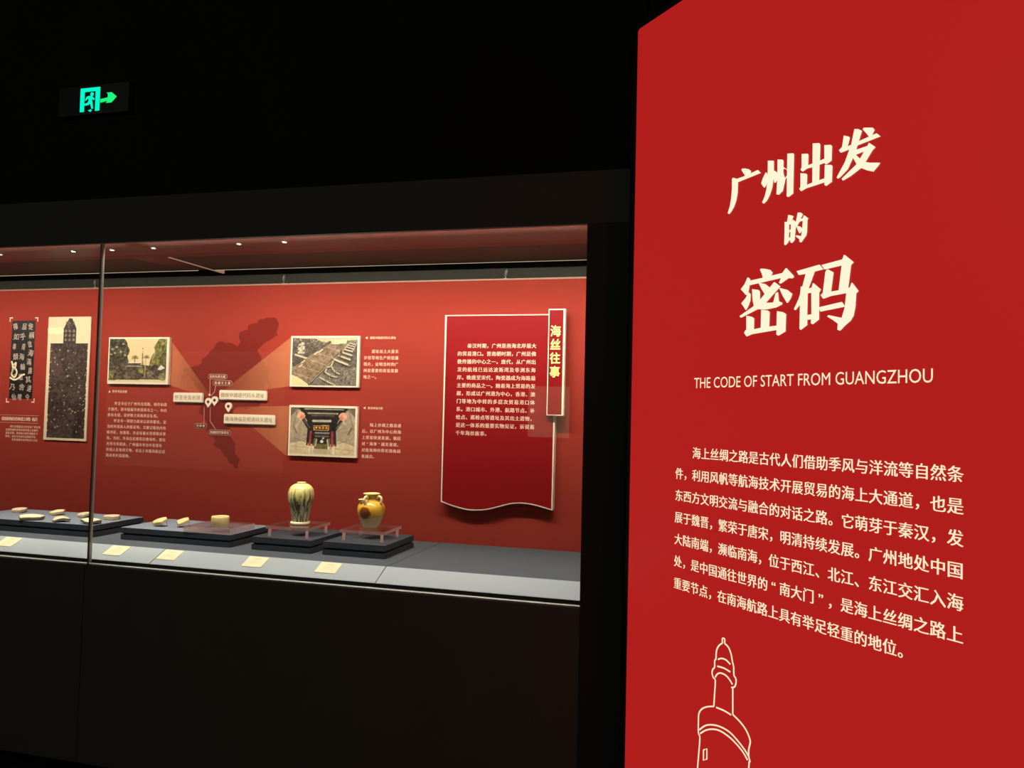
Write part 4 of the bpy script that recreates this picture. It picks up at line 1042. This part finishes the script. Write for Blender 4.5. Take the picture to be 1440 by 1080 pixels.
# ---------------------------------------------------------------- label cards on the sloping ledge
sl = math.atan2(.046, .102)
for xc, lab in ((-3.150, 'cream label card at the left edge, below the riser with six sherds'), (-2.560, 'cream label card just right of the glass joint'), (-2.285, 'cream label card below the two leaning sherds'),
                (-1.870, 'cream label card in front of the gap before the jar riser'), (-1.535, 'rightmost cream label card, below the yellow ewer')):
    c = empty('label_card', (xc, YG + .021 + .064, .879 + .064 * math.tan(sl) + .0005)); tag(c, lab, 'label', 'label cards on the ledge')
    c.rotation_euler = (sl, 0, 0)
    MB().box(-.046, .046, -.035, .035, 0, .002).build('card', M['paper'], c)
    bm = bmesh.new()
    pl = lambda a_, b_, l: (a_, b_, .0021 + l)
    ribbon(bm, [(-.016, .020), (.016, .020)], .004, pl, 0, .0001)
    for k in range(3): ribbon(bm, [(-.022, .006 - k * .008), (.022, .006 - k * .008)], .0014, pl, 0, .0001)
    bmesh.ops.recalc_face_normals(bm, faces=bm.faces)
    me = bpy.data.meshes.new('card_lines'); bm.to_mesh(me); bm.free(); link('card_lines', me, mat('tan_ink', (0.66, 0.50, 0.30, 1), .7), c)

# ---------------------------------------------------------------- the red light box
lb = empty('light_box_sign', (P2.x, P2.y, 0)); tag(lb, 'tall glowing red light box with cream Chinese title and text, beside the showcase', 'sign')
def on_box(u, v, lift=0.0):
    q_ = D2 * u + N2 * lift
    return (q_.x, q_.y, v)
M['lb_red'] = emit_mat('glowing_red_film', lin(174, 30, 27), 1.02, 0.35)
M['lb_cream'] = emit_mat('glowing_cream_film', lin(255, 247, 214), 0.98)
M['lb_text'] = emit_mat('lit_cream_letter', lin(255, 234, 198), 1.0)
M['lb_frame'] = mat('black_aluminium', (0.02, 0.02, 0.02, 1), .45, spec=.3)
WB, ZB0, ZB1 = 1.42, 0.12, 2.919
rc = .012
face = [(0, ZB0), (WB, ZB0)] + [(WB - rc + rc * math.cos(math.radians(a_)), ZB1 - rc + rc * math.sin(math.radians(a_))) for a_ in range(0, 91, 15)] + [(rc + rc * math.cos(math.radians(a_)), ZB1 - rc + rc * math.sin(math.radians(a_))) for a_ in range(90, 181, 15)]
bm = bmesh.new()
fr = [bm.verts.new(on_box(u, v, 0)) for u, v in face]; bk = [bm.verts.new(on_box(u, v, -.004)) for u, v in face]
bm.faces.new(fr); bm.faces.new(bk)
for i in range(len(face)): bm.faces.new((fr[i], fr[(i + 1) % len(face)], bk[(i + 1) % len(face)], bk[i]))
bmesh.ops.recalc_face_normals(bm, faces=bm.faces)
me = bpy.data.meshes.new('glowing_face'); bm.to_mesh(me); bm.free(); link('glowing_face', me, M['lb_red'], lb)
bm = bmesh.new()
def obox(u0, u1, v0, v1, l0, l1):
    vs_ = [bm.verts.new(on_box(u, v, l)) for u in (u0, u1) for v in (v0, v1) for l in (l0, l1)]
    for f in ((0, 1, 3, 2), (4, 6, 7, 5), (0, 4, 5, 1), (2, 3, 7, 6), (0, 2, 6, 4), (1, 5, 7, 3)): bm.faces.new([vs_[i] for i in f])
w = .016
obox(-w, 0, ZB0 - w, ZB1 + w, -.068, .003); obox(WB, WB + w, ZB0 - w, ZB1 + w, -.068, .003)
obox(0, WB, ZB1, ZB1 + w, -.068, .003); obox(0, WB, ZB0 - w, ZB0, -.068, .003); obox(0, WB, ZB0, ZB1, -.068, -.064)
bmesh.ops.recalc_face_normals(bm, faces=bm.faces)
me = bpy.data.meshes.new('frame'); bm.to_mesh(me); bm.free(); link('frame', me, M['lb_frame'], lb)

def raised(name, outs, holes, parent, m, h=.004):
    """raised letter: flat polygons with counters cut out, extruded off the sheet"""
    cu = bpy.data.curves.new(name, 'CURVE'); cu.dimensions = '2D'; cu.fill_mode = 'BOTH'; cu.extrude = h / 2
    for pl in list(outs) + list(holes):
        s_ = cu.splines.new('POLY'); s_.points.add(len(pl) - 1); s_.use_cyclic_u = True
        for pt, (u, v) in zip(s_.points, pl): pt.co = (u, v, 0, 1)
    o = bpy.data.objects.new(name, cu); COL.objects.link(o)
    bpy.context.view_layer.update()
    e = o.evaluated_get(bpy.context.evaluated_depsgraph_get())
    me = bpy.data.meshes.new_from_object(e)
    bpy.data.objects.remove(o); bpy.data.curves.remove(cu)
    for v in me.vertices: v.co = Vector(on_box(v.co.x, v.co.y, v.co.z + h / 2 + .0002))
    me.name = name; me.update()
    return link(name, me, m, parent)

for (outs, holes), nm in zip(TITLE, ('title_characters', 'title_characters', 'title_characters', 'title_characters', 'title_characters')):
    raised(nm, outs, holes, lb, M['lb_cream'])

# English line
eng = 'THE CODE OF START FROM GUANGZHOU'
cu = bpy.data.curves.new('eng', 'FONT'); cu.body = eng; cu.size = 1; cu.resolution_u = 3; cu.fill_mode = 'FRONT'; cu.offset = 0.0
o = bpy.data.objects.new('eng', cu); COL.objects.link(o); bpy.context.view_layer.update()
me = bpy.data.meshes.new_from_object(o.evaluated_get(bpy.context.evaluated_depsgraph_get()))
bpy.data.objects.remove(o); bpy.data.curves.remove(cu)
xs = [v.co.x for v in me.vertices]; ys = [v.co.y for v in me.vertices]
xa, xb, ya, yb = min(xs), max(xs), min(ys), max(ys)
for v in me.vertices:
    v.co = Vector(on_box(.319 + (v.co.x - xa) / (xb - xa) * .786, 1.6425 + (v.co.y - ya) / (yb - ya) * .0325, .0012))
me.name = 'english_line'; me.update(); link('english_line', me, M['lb_text'], lb)

body = [S + S + '海上丝绸之路是古代人们借助季风与洋流等自然条', '件，利用风帆等航海技术开展贸易的海上大通道，也是', '东西方文明交流与融合的对话之路。它萌芽于秦汉，发', '展于魏晋，繁荣于唐宋，明清持续发展。广州地处中国',
        '大陆南端，濒临南海，位于西江、北江、东江交汇入海', '处，是中国通往世界的“南大门”，是海上丝绸之路上', '重要节点，在南海航路上具有举足轻重的地位。']
dx = .0392
text_mesh('body_text', grid_cells(body, .2365 + dx / 2, 1.4405, dx, .0694, .0385), lambda u, v, l: on_box(u, v, .0010 + l), M['lb_text'], lb, 0.0, 0.020, 3)

bm = bmesh.new()
for pl in TOWER:
    pts = pl if len(pl) < 6 and pl[0] == pl[-1] else [(v.x, v.y) for v in smooth_line(pl, 3)]
    ribbon(bm, pts, .0042, on_box, 0.0, .0012)
bmesh.ops.recalc_face_normals(bm, faces=bm.faces)
me = bpy.data.meshes.new('tower_drawing'); bm.to_mesh(me); bm.free(); link('tower_drawing', me, M['lb_text'], lb)

# ---------------------------------------------------------------- emergency exit sign on the wall above the case
ex = empty('exit_sign', (-2.767, 2.93, 2.925)); tag(ex, 'black emergency exit sign with lit green running man and arrow', 'exit sign')
MB().box(-.187, .187, -.030, -.0005, -.066, .066, bevel=.002).build('housing', mat('black_plastic', (0.014, 0.014, 0.013, 1), .5), ex)
MB().box(-.189, .189, -.033, -.001, -.068, -.064).box(-.189, -.185, -.033, -.001, -.068, .066).build('edge_rim', mat('grey_plastic_rim', (0.05, 0.05, 0.046, 1), .4), ex)
gm = emit_mat('lit_cyan_green', lin(0, 255, 205), 1.0); gm2 = emit_mat('lit_green', lin(30, 255, 130), 0.95)
MB().box(-.075, -.053, -.0315, -.029, -.054, .054).box(.008, .031, -.0315, -.029, -.054, .054).box(-.0529, .0079, -.0315, -.029, .037, .054).build('door_symbol', gm, ex)
man = MB()
man.prism([(-.012 + .009 * math.cos(k * .524), .024 + .009 * math.sin(k * .524)) for k in range(12)], 'y', -.0315, -.029)
man.prism([(-.040, .014), (-.030, .017), (-.012, .016), (.003, .002), (.000, -.004), (-.012, .002), (-.008, -.014), (-.004, -.042), (-.012, -.043), (-.020, -.018), (-.030, -.024), (-.052, -.026), (-.053, -.018), (-.034, -.014), (-.028, .000), (-.036, .006), (-.044, -.004), (-.049, -.001)], 'y', -.0315, -.029)
man.prism([(-.030, -.050), (-.016, -.045), (-.010, -.050), (-.018, -.057)], 'y', -.0315, -.029)
man.build('running_man_symbol', gm, ex)
MB().prism([(.034, -.003), (.075, .002), (.075, .002 + .016), (.068, .024), (.095, .024), (.122, .003), (.095, -.022), (.066, -.022), (.075, -.013), (.036, -.019)], 'y', -.0315, -.029).build('arrow_symbol', gm2, ex)

# spot light of each downlight, aimed into the case
for (x, y), tg, pw, an in zip(dots, [(-3.25, 3.2, z), (-3.0, 3.2, z), (-2.62, 3.2, z), (-2.35, 3.22, z), (-1.83, 3.20, 1.1), (-1.52, 3.22, 1.1)], SPOTW, [34, 34, 34, 34, 13, 13]):
    spot_light('downlight_beam', (x, y, ZC - .006), tg, pw, WARM, an)

# ---------------------------------------------------------------- across the gallery: lit things that show as faint reflections in the case glass
def wall_box(name, x0, x1, z0, z1, em, label, cat):
    t = empty(name, ((x0 + x1) / 2, -3.2, z0)); tag(t, label, cat)
    w_, h_ = (x1 - x0) / 2, z1 - z0
    MB().box(-w_ - .02, w_ + .02, .0005, .05, -.02, h_ + .02).build('frame', M['lb_frame'], t)
    MB().box(-w_, w_, .0495, .056, 0, h_).build('lit_face', em, t)
    return t
wall_box('notice_board', -2.17, -1.69, 1.29, 1.87, emit_mat('lit_beige_board', (.52, .60, .36, 1), 1.0), 'lit beige board across the room, mirrored in the glass under the title strip', 'text board')
wall_box('wall_showcase', -8.00, -5.32, 0.74, 2.26, emit_mat('dim_warm_display', (.62, .34, .22, 1), .34), 'dim warm display across the room, mirrored in the glass over the map', 'display case')
t = empty('exit_sign', (-8.90, -3.2, 2.54)); tag(t, 'small green exit sign across the room, mirrored on the stele rubbing', 'exit sign')
MB().box(-.16, .16, .0005, .03, -.07, .07, bevel=.002).build('housing', M['lb_frame'], t)
MB().prism([(-.14, -.030), (.02, -.040), (.06, -.055), (.13, 0), (.06, .055), (.02, .040), (-.14, .036)], 'y', .0295, .0325).build('arrow_symbol', emit_mat('lit_green_arrow', (0.01, 1.0, 0.12, 1), 5.0), t)
